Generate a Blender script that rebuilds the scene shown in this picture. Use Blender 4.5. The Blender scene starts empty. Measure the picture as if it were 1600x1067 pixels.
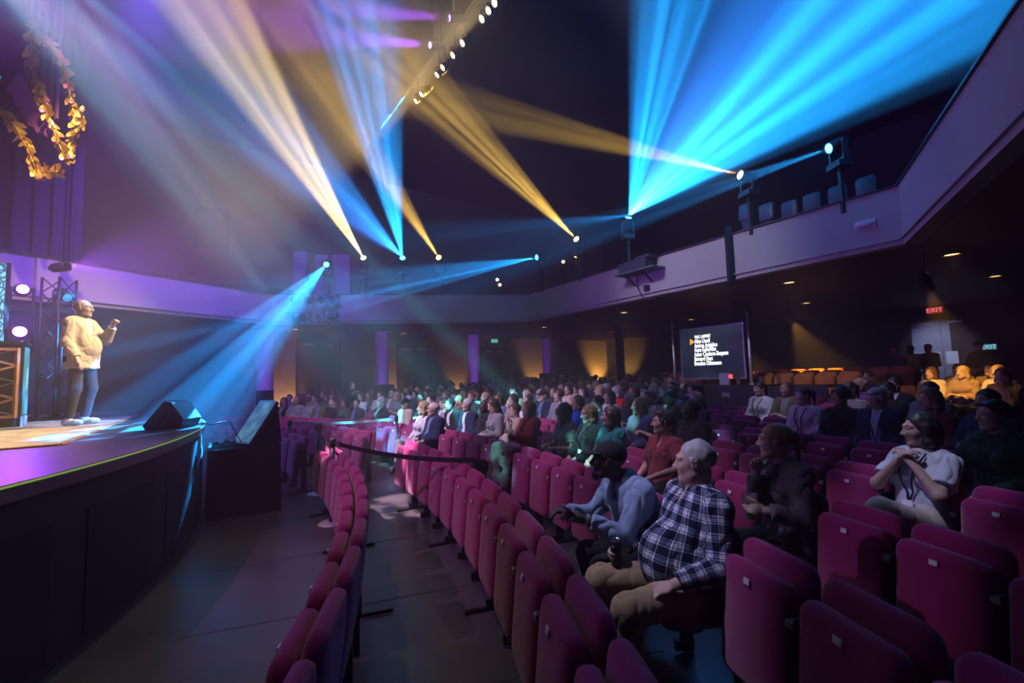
import bpy, math, random
import numpy as np
from mathutils import Vector, Matrix

random.seed(7); rng = np.random.default_rng(7)
SC = bpy.context.scene
COL = SC.collection
PI = math.pi

# ------------------------------------------------------------------ camera
CAM_Z = 1.70
FPX = 711.0                      # focal length in pixels of the 1600 px wide frame
PITCH = math.radians(4.46); ROLL = math.radians(1.80)
_d = Vector((0, math.cos(PITCH), math.sin(PITCH)))
_u = Vector((0, -math.sin(PITCH), math.cos(PITCH)))
_r = Vector((1, 0, 0))
CR = _r*math.cos(ROLL) - _u*math.sin(ROLL)
CU = _r*math.sin(ROLL) + _u*math.cos(ROLL)
CD = _d
cam_data = bpy.data.cameras.new('camera'); cam_data.sensor_width = 36.0
cam_data.lens = FPX/1600*36.0; cam_data.clip_start = 0.05; cam_data.clip_end = 200
cam = bpy.data.objects.new('camera', cam_data); COL.objects.link(cam)
_m = Matrix((CR, CU, -CD)).transposed().to_4x4(); _m.translation = Vector((0, 0, CAM_Z))
cam.matrix_world = _m
SC.camera = cam

# ------------------------------------------------------------------ world: dark, filled with thin stage haze
HAZE = 0.016
w = bpy.data.worlds.new('hall_air'); SC.world = w; w.use_nodes = True
nt = w.node_tree; nt.nodes.clear()
_o = nt.nodes.new('ShaderNodeOutputWorld'); _b = nt.nodes.new('ShaderNodeBackground')
_b.inputs['Color'].default_value = (0, 0, 0, 1); _b.inputs['Strength'].default_value = 0
nt.links.new(_b.outputs[0], _o.inputs['Surface'])
_v = nt.nodes.new('ShaderNodeVolumeScatter'); _v.inputs['Density'].default_value = HAZE
_v.inputs['Anisotropy'].default_value = 0.15; _v.inputs['Color'].default_value = (1, 1, 1, 1)
nt.links.new(_v.outputs[0], _o.inputs['Volume'])

SC.view_settings.view_transform = 'Standard'; SC.view_settings.look = 'None'
SC.view_settings.exposure = 0.0; SC.view_settings.gamma = 1.0
SC.view_settings.use_curve_mapping = False
SC.cycles.max_bounces = 4; SC.cycles.diffuse_bounces = 2; SC.cycles.glossy_bounces = 2
SC.cycles.transmission_bounces = 4; SC.cycles.volume_bounces = 0; SC.cycles.transparent_max_bounces = 8
SC.cycles.caustics_reflective = False; SC.cycles.caustics_refractive = False
SC.cycles.sample_clamp_indirect = 4.0; SC.cycles.sample_clamp_direct = 0.0
SC.cycles.use_denoising = True

# ------------------------------------------------------------------ pixel -> place
def ray(px, py):
    return CR*((px-800)/FPX) + CU*((533.5-py)/FPX) + CD
def onz(px, py, z):
    d = ray(px, py); t = (z-CAM_Z)/d.z
    return Vector((d.x*t, d.y*t, z))
def aty(px, py, Y):
    d = ray(px, py); t = Y/d.y
    return Vector((d.x*t, Y, CAM_Z+d.z*t))
def to_px(p):
    q = Vector(p)-Vector((0, 0, CAM_Z)); z = q.dot(CD)
    return (800+FPX*q.dot(CR)/z, 533.5-FPX*q.dot(CU)/z)
def on_line(px, py, A, B):
    """where the sight line through a pixel meets the vertical plane through A-B"""
    A = Vector(A[:2]); B = Vector(B[:2]); n = Vector((B.y-A.y, A.x-B.x))
    d = ray(px, py); t = A.dot(n)/Vector((d.x, d.y)).dot(n)
    return Vector((d.x*t, d.y*t, CAM_Z+d.z*t))

# rows of seats curve around this point on the stage
RC = Vector((-12.2, -0.2))
def row_r(n): return 12.53+0.99*(n-2)            # radius at the seat centres
def floor_z(x, y):
    r = math.hypot(x-RC.x, y-RC.y)
    return max(0.0, r-14.6)*0.042
def row_pt(n, px):
    """point on row n in the sight direction of image column px (eye level)"""
    d = ray(px, 600); k = d.x/d.y; R = row_r(n)
    a = 1+k*k; b = -2*RC.y-2*k*RC.x; c = RC.x**2+RC.y**2-R*R
    Y = (-b+math.sqrt(b*b-4*a*c))/(2*a)
    return Vector((k*Y, Y))
def polar(n, th, dr=0.0):
    R = row_r(n)+dr
    return Vector((RC.x+R*math.cos(th), RC.y+R*math.sin(th)))
def row_th(p): return math.atan2(p.y-RC.y, p.x-RC.x)

# ------------------------------------------------------------------ materials
MATS = {}
def mat(name, col, rough=0.6, metal=0.0, var=0.0, vscale=8.0, bump=0.0, bscale=40.0, spec=0.5, emit=None, estr=0.0, alpha=None, trans=0.0, sheen=0.0):
    if name in MATS: return MATS[name]
    m = bpy.data.materials.new(name); m.use_nodes = True
    nt = m.node_tree; b = nt.nodes['Principled BSDF']
    c = (*col, 1.0)
    b.inputs['Base Color'].default_value = c; b.inputs['Roughness'].default_value = rough
    b.inputs['Metallic'].default_value = metal; b.inputs['Specular IOR Level'].default_value = spec
    if sheen: b.inputs['Sheen Weight'].default_value = sheen
    if trans: b.inputs['Transmission Weight'].default_value = trans
    if emit: b.inputs['Emission Color'].default_value = (*emit, 1); b.inputs['Emission Strength'].default_value = estr
    if alpha is not None: b.inputs['Alpha'].default_value = alpha
    if var or bump:
        tc = nt.nodes.new('ShaderNodeTexCoord')
        if var:
            n = nt.nodes.new('ShaderNodeTexNoise'); n.inputs['Scale'].default_value = vscale; n.inputs['Detail'].default_value = 4
            nt.links.new(tc.outputs['Object'], n.inputs['Vector'])
            mx = nt.nodes.new('ShaderNodeMix'); mx.data_type = 'RGBA'
            mx.inputs['A'].default_value = (*[x*(1-var) for x in col], 1); mx.inputs['B'].default_value = (*[min(1, x*(1+var)) for x in col], 1)
            nt.links.new(n.outputs['Fac'], mx.inputs['Factor']); nt.links.new(mx.outputs['Result'], b.inputs['Base Color'])
        if bump:
            n2 = nt.nodes.new('ShaderNodeTexNoise'); n2.inputs['Scale'].default_value = bscale; n2.inputs['Detail'].default_value = 2
            nt.links.new(tc.outputs['Object'], n2.inputs['Vector'])
            bp = nt.nodes.new('ShaderNodeBump'); bp.inputs['Strength'].default_value = bump; bp.inputs['Distance'].default_value = 0.01
            nt.links.new(n2.outputs['Fac'], bp.inputs['Height']); nt.links.new(bp.outputs['Normal'], b.inputs['Normal'])
    MATS[name] = m
    return m

# ------------------------------------------------------------------ mesh building
class MB:
    def __init__(s): s.v = []; s.f = []; s.mi = []; s.sm = []
    def add(s, vs, fs, mi=0, smooth=False):
        o = len(s.v); s.v += [tuple(v) for v in vs]
        for f in fs: s.f.append(tuple(i+o for i in f)); s.mi.append(mi); s.sm.append(smooth)
    def box(s, c, d, M=None, mi=0):
        x, y, z = d[0]/2, d[1]/2, d[2]/2
        vs = [Vector((sx*x, sy*y, sz*z)) for sz in (-1, 1) for sy in (-1, 1) for sx in (-1, 1)]
        if M is not None: vs = [M @ v for v in vs]
        vs = [v+Vector(c) for v in vs]
        s.add(vs, [(0, 2, 3, 1), (4, 5, 7, 6), (0, 1, 5, 4), (2, 6, 7, 3), (0, 4, 6, 2), (1, 3, 7, 5)], mi)
        return s
    def bar(s, a, b, w, h=None, up=(0, 0, 1), mi=0):
        """box beam from a to b"""
        a = Vector(a); b = Vector(b); h = h or w; t = (b-a); L = t.length; t.normalize()
        u = Vector(up); sd = t.cross(u)
        if sd.length < 1e-4: sd = t.cross(Vector((1, 0, 0)))
        sd.normalize(); u = sd.cross(t)
        M = Matrix((t, sd, u)).transposed()
        return s.box((a+b)/2, (L, w, h), M, mi)
    def tube(s, pts, r, n=8, mi=0, cap=True, smooth=True):
        pts = [Vector(p) for p in pts]; rs = r if isinstance(r, (list, tuple)) else [r]*len(pts)
        vs = []; pu = None
        for i, p in enumerate(pts):
            t = (pts[min(i+1, len(pts)-1)]-pts[max(i-1, 0)]).normalized()
            if pu is None: pu = t.orthogonal().normalized()
            u = (pu-t*pu.dot(t)).normalized(); pu = u; v = t.cross(u)
            for k in range(n):
                a = 2*PI*k/n; vs.append(p+(u*math.cos(a)+v*math.sin(a))*rs[i])
        fs = [(i*n+k, i*n+(k+1) % n, (i+1)*n+(k+1) % n, (i+1)*n+k) for i in range(len(pts)-1) for k in range(n)]
        s.add(vs, fs, mi, smooth)
        if cap:
            o = len(s.v)-len(vs)
            s.f += [tuple(o+k for k in reversed(range(n))), tuple(o+(len(pts)-1)*n+k for k in range(n))]
            s.mi += [mi]*2; s.sm += [False]*2
        return s
    def lathe(s, prof, n=16, M=None, mi=0, smooth=True, cap=True):
        """prof: (r, z) pairs about Z"""
        vs = [Vector((r*math.cos(2*PI*k/n), r*math.sin(2*PI*k/n), z)) for r, z in prof for k in range(n)]
        if M is not None: vs = [M @ v for v in vs]
        fs = [(i*n+k, i*n+(k+1) % n, (i+1)*n+(k+1) % n, (i+1)*n+k) for i in range(len(prof)-1) for k in range(n)]
        s.add(vs, fs, mi, smooth)
        if cap:
            o = len(s.v)-len(vs)
            s.f += [tuple(o+k for k in reversed(range(n))), tuple(o+(len(prof)-1)*n+k for k in range(n))]
            s.mi += [mi]*2; s.sm += [False]*2
        return s
    def prism(s, poly, z0, z1, M=None, mi=0):
        n = len(poly); vs = [Vector((p[0], p[1], z)) for z in (z0, z1) for p in poly]
        if M is not None: vs = [M @ v for v in vs]
        s.add(vs, [tuple(reversed(range(n))), tuple(range(n, 2*n))]+[(i, (i+1) % n, n+(i+1) % n, n+i) for i in range(n)], mi)
        return s
    def mesh(s, name):
        me = bpy.data.meshes.new(name); me.from_pydata(s.v, [], s.f)
        me.polygons.foreach_set('material_index', s.mi); me.polygons.foreach_set('use_smooth', s.sm)
        me.update(); return me
    def build(s, name, mats, parent=None):
        me = s.mesh(name)
        for m in (mats if isinstance(mats, (list, tuple)) else [mats]): me.materials.append(m)
        return obj(name, me, parent)
def obj(name, data, parent=None):
    o = bpy.data.objects.new(name, data); COL.objects.link(o)
    if parent is not None: o.parent = parent
    return o
def tag(o, label=None, cat=None, group=None, kind=None):
    if label: o['label'] = label
    if cat: o['category'] = cat
    if group: o['group'] = group
    if kind: o['kind'] = kind
    return o
def thing(name, label, cat, loc=(0, 0, 0), rz=0.0, group=None):
    o = obj(name, None); o.location = loc; o.rotation_euler = (0, 0, rz); o.empty_display_size = 0.1
    return tag(o, label, cat, group)
def struct(o, label=None):
    o['kind'] = 'structure'
    if label: o['label'] = label
    return o
def kids(o): return KIDS.get(o.name, [])
KIDS = {}
def copy_tree(o, parent=None):
    c = o.copy(); COL.objects.link(c)
    if parent is not None: c.parent = parent
    for ch in list(o.children): copy_tree(ch, c)
    return c
def rotz(a): return Matrix.Rotation(a, 3, 'Z')

# ------------------------------------------------------------------ lamps
def aim(o, target, roll=0.0):
    d = (Vector(target)-o.location).normalized()
    q = d.to_track_quat('-Z', 'Y'); o.rotation_mode = 'QUATERNION'; o.rotation_quaternion = q
def spot(loc, target, power, color, angle, blend=0.3, radius=0.03, gobo=None, parent=None):
    """power given as for a point lamp, so the beam strength does not change with its angle"""
    L = bpy.data.lights.new('spot', 'SPOT'); L.energy = power; L.color = color
    L.spot_size = math.radians(angle); L.spot_blend = blend; L.shadow_soft_size = radius
    o = obj('spot', L); o.location = loc; aim(o, target)
    if gobo: gobo_nodes(L, gobo, math.radians(angle)/2)
    return o
def gobo_nodes(L, g, half):
    """break-up pattern plate inside the lamp head: (scale, contrast low, high, seed)"""
    L.use_nodes = True; nt = L.node_tree; em = nt.nodes['Emission']
    tc = nt.nodes.new('ShaderNodeTexCoord'); sp = nt.nodes.new('ShaderNodeSeparateXYZ')
    nt.links.new(tc.outputs['Normal'], sp.inputs[0])
    def mth(op, a, b=None):
        n = nt.nodes.new('ShaderNodeMath'); n.operation = op
        for i, x in enumerate((a, b)):
            if x is None: continue
            if isinstance(x, (int, float)): n.inputs[i].default_value = x
            else: nt.links.new(x, n.inputs[i])
        return n.outputs[0]
    za = mth('ABSOLUTE', sp.outputs[2])
    cb = nt.nodes.new('ShaderNodeCombineXYZ'); t = math.tan(half)
    nt.links.new(mth('DIVIDE', mth('DIVIDE', sp.outputs[0], za), t), cb.inputs[0])
    nt.links.new(mth('DIVIDE', mth('DIVIDE', sp.outputs[1], za), t), cb.inputs[1])
    cb.inputs[2].default_value = g[3]
    n = nt.nodes.new('ShaderNodeTexNoise'); n.inputs['Scale'].default_value = g[0]; n.inputs['Detail'].default_value = 1.0
    nt.links.new(cb.outputs[0], n.inputs['Vector'])
    mr = nt.nodes.new('ShaderNodeMapRange'); mr.interpolation_type = 'SMOOTHSTEP'
    mr.inputs['From Min'].default_value = g[1]; mr.inputs['From Max'].default_value = g[2]
    mr.inputs['To Min'].default_value = g[4] if len(g) > 4 else 0.02; mr.inputs['To Max'].default_value = 1.0
    nt.links.new(n.outputs['Fac'], mr.inputs['Value']); nt.links.new(mr.outputs['Result'], em.inputs['Strength'])
# ================================================================== the hall
def surf(name, A, B, rough, scale, bump=0.15, bscale=30, spec=0.5, rvar=0.0, second=None):
    """two-tone painted / cast surface"""
    if name in MATS: return MATS[name]
    m = bpy.data.materials.new(name); m.use_nodes = True; nt = m.node_tree; b = nt.nodes['Principled BSDF']
    tc = nt.nodes.new('ShaderNodeTexCoord'); n = nt.nodes.new('ShaderNodeTexNoise')
    n.inputs['Scale'].default_value = scale; n.inputs['Detail'].default_value = 6
    nt.links.new(tc.outputs['Object'], n.inputs['Vector'])
    rp = nt.nodes.new('ShaderNodeValToRGB'); rp.color_ramp.elements[0].position = 0.35; rp.color_ramp.elements[1].position = 0.65
    rp.color_ramp.elements[0].color = (*A, 1); rp.color_ramp.elements[1].color = (*B, 1)
    nt.links.new(n.outputs['Fac'], rp.inputs['Fac']); nt.links.new(rp.outputs['Color'], b.inputs['Base Color'])
    b.inputs['Roughness'].default_value = rough; b.inputs['Specular IOR Level'].default_value = spec
    if rvar:
        mr = nt.nodes.new('ShaderNodeMapRange'); mr.inputs['To Min'].default_value = rough-rvar; mr.inputs['To Max'].default_value = rough+rvar
        nt.links.new(n.outputs['Fac'], mr.inputs['Value']); nt.links.new(mr.outputs['Result'], b.inputs['Roughness'])
    n2 = nt.nodes.new('ShaderNodeTexNoise'); n2.inputs['Scale'].default_value = bscale; n2.inputs['Detail'].default_value = 3
    nt.links.new(tc.outputs['Object'], n2.inputs['Vector'])
    bp = nt.nodes.new('ShaderNodeBump'); bp.inputs['Strength'].default_value = bump; bp.inputs['Distance'].default_value = 0.01
    nt.links.new(n2.outputs['Fac'], bp.inputs['Height']); nt.links.new(bp.outputs['Normal'], b.inputs['Normal'])
    MATS[name] = m; return m
def brick_mat(name, c1, c2, mortar):
    if name in MATS: return MATS[name]
    m = bpy.data.materials.new(name); m.use_nodes = True; nt = m.node_tree; b = nt.nodes['Principled BSDF']
    tc = nt.nodes.new('ShaderNodeTexCoord'); br = nt.nodes.new('ShaderNodeTexBrick')
    mp = nt.nodes.new('ShaderNodeMapping'); mp.inputs['Rotation'].default_value = (PI/2, 0, 0)
    nt.links.new(tc.outputs['Object'], mp.inputs['Vector']); nt.links.new(mp.outputs[0], br.inputs['Vector'])
    br.inputs['Color1'].default_value = (*c1, 1); br.inputs['Color2'].default_value = (*c2, 1); br.inputs['Mortar'].default_value = (*mortar, 1)
    br.inputs['Scale'].default_value = 1.0; br.inputs['Brick Width'].default_value = 0.4; br.inputs['Row Height'].default_value = 0.2
    br.inputs['Mortar Size'].default_value = 0.012
    nt.links.new(br.outputs['Color'], b.inputs['Base Color']); b.inputs['Roughness'].default_value = 0.85
    MATS[name] = m; return m

M_floor = surf('floor_concrete', (0.050, 0.047, 0.042), (0.085, 0.080, 0.070), 0.34, 1.3, 0.05, 90, 0.5, 0.10)
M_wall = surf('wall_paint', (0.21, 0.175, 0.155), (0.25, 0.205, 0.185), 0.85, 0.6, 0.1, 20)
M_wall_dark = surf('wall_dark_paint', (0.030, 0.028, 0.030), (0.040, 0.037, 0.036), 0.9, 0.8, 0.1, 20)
M_brick = brick_mat('wall_block', (0.26, 0.22, 0.18), (0.22, 0.18, 0.15), (0.12, 0.10, 0.09))
M_fascia = surf('fascia_plaster', (0.42, 0.39, 0.38), (0.48, 0.45, 0.43), 0.9, 0.5, 0.25, 60)
M_soffit = surf('soffit_paint', (0.020, 0.018, 0.017), (0.030, 0.027, 0.025), 0.6, 1.0, 0.1, 12)
M_ceiling = surf('ceiling_black', (0.010, 0.010, 0.012), (0.020, 0.020, 0.024), 0.9, 0.7, 0.1, 12)
M_black = mat('black_metal', (0.012, 0.012, 0.013), 0.45)
M_blackcloth = mat('black_cloth', (0.006, 0.006, 0.007), 0.95, bump=0.3, bscale=25, spec=0.15)
M_door = mat('door_dark', (0.045, 0.040, 0.045), 0.6, var=0.25, vscale=3)
M_doorg = mat('door_grey', (0.30, 0.32, 0.38), 0.55, var=0.15, vscale=3)
M_steel = mat('steel', (0.55, 0.56, 0.58), 0.35, 1.0)
M_whitepaper = mat('white_paper', (0.85, 0.85, 0.88), 0.8)

# ---- floor: level by the stage, gently raked behind the fifth row
mb = MB(); rs = [3.0, 9.0, 11.0, 12.5, 14.6]+[14.6+1.04*k for k in range(1, 22)]; ths = [-1.5+0.1*k for k in range(36)]
vs = []
for r in rs:
    for t in ths:
        x = RC.x+r*math.cos(t); y = RC.y+r*math.sin(t); vs.append((x, y, floor_z(x, y)))
n = len(ths)
mb.add(vs, [(i*n+k, (i+1)*n+k, (i+1)*n+k+1, i*n+k+1) for i in range(len(rs)-1) for k in range(n-1)], 0, False)
struct(mb.build('floor', M_floor), 'polished dark concrete floor, gently raked at the rear')
# saw-cut joints across the aisle
for j, th in enumerate((0.235, 0.335, 0.45, 0.62)):
    mb = MB(); mb.bar((*polar(1, th, -1.1), 0.0005), (*polar(1, th, 1.9), 0.0005), 0.008, 0.002)
    struct(mb.build('trim_%d' % (j+11), mat('joint_dark', (0.03, 0.028, 0.025), 0.8)))

# ---- outer walls
WL = [(-17.5, 9.2), (-6.5, 18.0), (0.84, 23.6), (5.5, 26.5), (13.9, 15.2), (17.0, 10.3), (15.5, 3.0), (11.0, -7.0), (-3, -9.5), (-18, -9)]
ZC = 10.2
def wall(name, A, B, z0, z1, m, th=0.25):
    A = Vector(A); B = Vector(B); t = (B-A).normalized(); nrm = Vector((t.y, -t.x))   # outward is +n or -n; use away from hall centre
    c = Vector((-2, 8)); mid = (A+B)/2
    if (mid-c).dot(nrm) < 0: nrm = -nrm
    o = nrm*th
    mb = MB(); mb.prism([A, B, B+o, A+o] if (B-A).cross(o) > 0 else [A, A+o, B+o, B], z0, z1)
    return struct(mb.build(name, m))
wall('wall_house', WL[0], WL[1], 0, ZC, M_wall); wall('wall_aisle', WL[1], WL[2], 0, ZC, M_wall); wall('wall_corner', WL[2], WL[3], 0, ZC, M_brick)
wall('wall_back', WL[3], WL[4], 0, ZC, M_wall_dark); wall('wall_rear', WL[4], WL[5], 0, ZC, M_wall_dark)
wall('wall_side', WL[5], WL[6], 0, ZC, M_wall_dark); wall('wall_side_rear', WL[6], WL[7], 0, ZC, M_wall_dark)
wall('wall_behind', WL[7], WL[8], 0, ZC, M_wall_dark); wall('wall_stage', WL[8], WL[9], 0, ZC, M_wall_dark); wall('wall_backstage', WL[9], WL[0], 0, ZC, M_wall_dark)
mb = MB(); mb.add([(x, y, ZC) for x, y in WL], [tuple(range(len(WL)))]); mb.add([(x, y, ZC+0.2) for x, y in WL], [tuple(reversed(range(len(WL))))])
struct(mb.build('ceiling', M_ceiling))

# ---- balcony: fascia, soffit, sloping tiers
FA = [(-11.6, 6.3), (-9.55, 10.1), (-7.6, 14.3), (0.60, 15.75), (6.25, 7.08), (4.25, 3.6), (2.0, -0.5)]
FZ0, FZ1 = 3.60, 4.55
for i in range(len(FA)-1):
    A = Vector(FA[i]); B = Vector(FA[i+1]); t = (B-A).normalized(); nrm = Vector((-t.y, t.x))
    if (A-Vector((-9, 3))).dot(nrm) < 0: nrm = -nrm
    mb = MB(); q = [A, B, B+nrm*0.22, A+nrm*0.22]
    if (q[1]-q[0]).cross(q[2]-q[1]) < 0: q.reverse()
    mb.prism(q, FZ0, FZ1)
    o = struct(mb.build('trim_%d' % (i+1), M_fascia), 'pale plaster balcony front')
    mb = MB(); a = A-nrm*0.02; b = B-nrm*0.02
    mb.bar((a.x, a.y, FZ0+0.10), (b.x, b.y, FZ0+0.10), 0.05, 0.025); mb.build('ledge', M_fascia, o)
    mb = MB(); a = A+nrm*0.1; b = B+nrm*0.1
    mb.bar((a.x, a.y, FZ1+0.015), (b.x, b.y, FZ1+0.015), 0.28, 0.03); mb.build('rail_cap', M_black, o)
OUT = [(-15.2, 11.0), (-11.5, 14.0), (-6.5, 18.0), (5.5, 26.5), (15.2, 13.2), (15.5, 3.0), (11.6, -5.5)]
mb = MB()
for i in range(len(FA)-1):
    mb.add([(*FA[i], FZ0+0.01), (*OUT[i], FZ0+0.01), (*OUT[i+1], FZ0+0.01), (*FA[i+1], FZ0+0.01)], [(0, 1, 2, 3)])
    mb.add([(*FA[i], FZ0+0.4), (*OUT[i], FZ0+1.6), (*OUT[i+1], FZ0+1.6), (*FA[i+1], FZ0+0.4)], [(0, 1, 2, 3)])
struct(mb.build('ceiling_balcony', M_soffit), 'dark painted underside of the balcony')

# ---- round columns carrying the balcony
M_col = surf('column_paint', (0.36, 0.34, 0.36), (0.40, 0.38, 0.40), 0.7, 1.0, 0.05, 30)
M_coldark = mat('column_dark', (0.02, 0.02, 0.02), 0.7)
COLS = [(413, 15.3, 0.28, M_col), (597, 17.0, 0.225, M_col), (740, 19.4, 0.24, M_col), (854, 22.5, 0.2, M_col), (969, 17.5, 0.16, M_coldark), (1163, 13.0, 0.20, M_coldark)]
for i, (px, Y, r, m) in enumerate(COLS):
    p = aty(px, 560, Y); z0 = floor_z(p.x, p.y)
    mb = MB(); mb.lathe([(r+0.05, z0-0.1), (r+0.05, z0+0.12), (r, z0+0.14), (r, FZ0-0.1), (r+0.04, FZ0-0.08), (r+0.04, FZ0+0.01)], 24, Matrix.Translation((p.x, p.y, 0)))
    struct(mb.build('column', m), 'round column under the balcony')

# ---- doors in the aisle wall and the rear wall
def wall_frame(A, B):
    A = Vector((*A, 0)); B = Vector((*B, 0)); t = (B-A).normalized(); nrm = Vector((t.y, -t.x, 0))
    if nrm.dot(Vector((-2, 8, 0))-A) < 0: nrm = -nrm
    return t, nrm
def double_door(idx, px0, px1, pyt, A, B, m, leaf_mats=None, paper=False, bars=True, top=None):
    P0 = on_line(px0, pyt, A, B); P1 = on_line(px1, pyt, A, B); t, nr = wall_frame(A, B)
    zt = top or P0.z; z0 = floor_z(P0.x, P0.y)-0.02; P0.z = P1.z = 0
    root = MB(); w = (P1-P0).length; up = Vector((0, 0, 1))
    for s, e in ((P0, P0+t*0.07), (P1-t*0.07, P1)):
        root.bar(s+nr*0.03+up*((zt+z0)/2)+t*0.0, e+nr*0.03+up*((zt+z0)/2), 0.10, zt-z0)
    root.bar(P0+nr*0.03+up*(zt+0.04), P1+nr*0.03+up*(zt+0.04), 0.10, 0.08)
    o = struct(root.build('door_%d' % idx, M_black), None)
    ws = [(P0+t*0.07, P0+t*(w/2-0.006)), (P0+t*(w/2+0.006), P1-t*0.07)]
    for k, (a, b) in enumerate(ws):
        mb = MB(); mb.bar(a+nr*0.02+up*((zt+z0)/2), b+nr*0.02+up*((zt+z0)/2), 0.045, zt-z0-0.02)
        lf = mb.build('leaf', m, o)
        c = b-t*0.10 if k == 0 else a+t*0.10
        if bars:
            mb = MB(); mb.tube([c+nr*0.08+up*(z0+0.85), c+nr*0.08+up*(z0+1.45)], 0.013, 6); mb.build('pull_handle', M_steel, lf)
        mb = MB(); e = b if k else a
        mb.bar((a+b)/2+nr*0.06+up*(zt-0.12)-t*0.18, (a+b)/2+nr*0.06+up*(zt-0.12)+t*0.18, 0.04, 0.07)
        mb.build('door_closer', mat('closer_grey', (0.6, 0.6, 0.66), 0.4), lf)
        if paper:
            mb = MB(); h = b-t*0.26 if k == 0 else a+t*0.26
            mb.bar(h-t*0.2+nr*0.05+up*(z0+1.25), h+t*0.2+nr*0.05+up*(z0+1.25), 0.006, 0.40); mb.build('notice', M_whitepaper, lf)
    return o
double_door(1, 462, 531, 533, WL[0], WL[1], M_door)
double_door(2, 619, 672, 541, WL[1], WL[2], M_door)
double_door(3, 750, 791, 545, WL[1], WL[2], M_door)
double_door(4, 1419, 1523, 503, WL[3], WL[4], M_doorg, paper=True, bars=False)

# dark acoustic panels high on the aisle wall
M_panel = mat('acoustic_panel', (0.10, 0.085, 0.085), 0.95, var=0.2, vscale=5)
for i, (x0, y0, x1, y1, A, B) in enumerate(((305, 322, 358, 392, WL[0], WL[1]), (466, 345, 545, 402, WL[0], WL[1]))):
    p = on_line(x0, y0, A, B); q = on_line(x1, y1, A, B); t, nr = wall_frame(A, B); zt = p.z; zb = q.z
    p.z = q.z = (zt+zb)/2
    mb = MB(); mb.bar(p+nr*0.05, q+nr*0.05, 0.10, zt-zb)
    tag(mb.build('acoustic_panel', M_panel), ['dark square acoustic panel on the upper wall beside the stage', 'wide dark acoustic panel on the upper wall above the lamp bank'][i], 'panel')
# ================================================================== lamps on the balcony rail and the truss
CYAN = (0.012, 0.33, 1.0); BLUE = (0.03, 0.25, 1.0); AMBER = (1.0, 0.60, 0.10); PURPLE = (0.38, 0.07, 1.0); WARM = (1.0, 0.78, 0.48); MAGENTA = (1.0, 0.06, 0.5)
M_lens = {}
def lens_mat(key, col, s):
    return mat('lens_'+key, (0.1, 0.1, 0.1), 0.2, emit=col, estr=s)
def mover_proto():
    """moving-head lamp hanging below its origin, pointing along local -Y: base, yoke arms, head"""
    b = MB(); b.box((0, 0, 0.30), (0.30, 0.26, 0.12)); b.box((0, 0, 0.375), (0.20, 0.16, 0.03))
    return b
def moving_head(P, target, col, key, label, power, angle, blend=0.5, gobo=None, estr=60, s=1.0, extra=()):
    P = Vector(P); d = (Vector(target)-P).normalized(); yaw = math.atan2(d.y, d.x)-PI/2   # local +Y -> d horizontally
    root = thing('moving_head_light', label, 'stage light', P-Vector((0, 0, 0.42*s)), yaw, None)
    pst = MB(); pst.box((0, 0, -0.4), (0.06, 0.06, 0.8)) if P.z > 4.9 and P.y < 17 and s == 1.0 and P.x > -7.5 else pst.box((0, 0, -0.01), (0.1, 0.1, 0.02)); pst.build("mounting_post", M_black, root)
    base = MB(); base.box((0, 0, 0.05*s), (0.30*s, 0.26*s, 0.10*s)); base.box((0, 0, 0.115*s), (0.18*s, 0.18*s, 0.03*s)); base.build('base', M_black, root)
    y = MB()
    for sx in (-1, 1): y.box((sx*0.15*s, 0, 0.29*s), (0.04*s, 0.10*s, 0.36*s))
    y.box((0, 0, 0.135*s), (0.30*s, 0.10*s, 0.03*s)); y.build('yoke', M_black, root)
    el = math.asin(max(-1, min(1, d.z))); M = Matrix.Translation((0, 0, 0.42*s)) @ Matrix.Rotation(el, 4, 'X') @ Matrix.Rotation(-PI/2, 4, 'X')
    h = MB(); h.lathe([(0.07*s, -0.20*s), (0.115*s, -0.17*s), (0.13*s, -0.02*s), (0.105*s, 0.10*s), (0.10*s, 0.19*s), (0.085*s, 0.19*s), (0.085*s, 0.17*s)], 20, M, cap=False)
    h.lathe([(0.001, -0.20*s), (0.07*s, -0.20*s)], 20, M, cap=False)
    hd = h.build('head', M_black, root)
    l = MB(); l.lathe([(0.001, 0.185*s), (0.05*s, 0.18*s), (0.085*s, 0.17*s)], 20, M, cap=False); l.build('lens', lens_mat(key, col, estr), hd)
    o = P+d*0.24*s
    spot(o, target, power, col, angle, blend, 0.02, gobo)
    for tg, pw, c, an, bl, gb in extra: spot(o, tg, pw, c, an, bl, 0.02, gb)
    return root
def fline(px, py):
    """the balcony rail line: which fascia run lies behind this image column"""
    i = 2 if px < 835 else (3 if px < 1408 else 4)
    return on_line(px, py, FA[i], FA[i+1])
K = 14500.0
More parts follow.
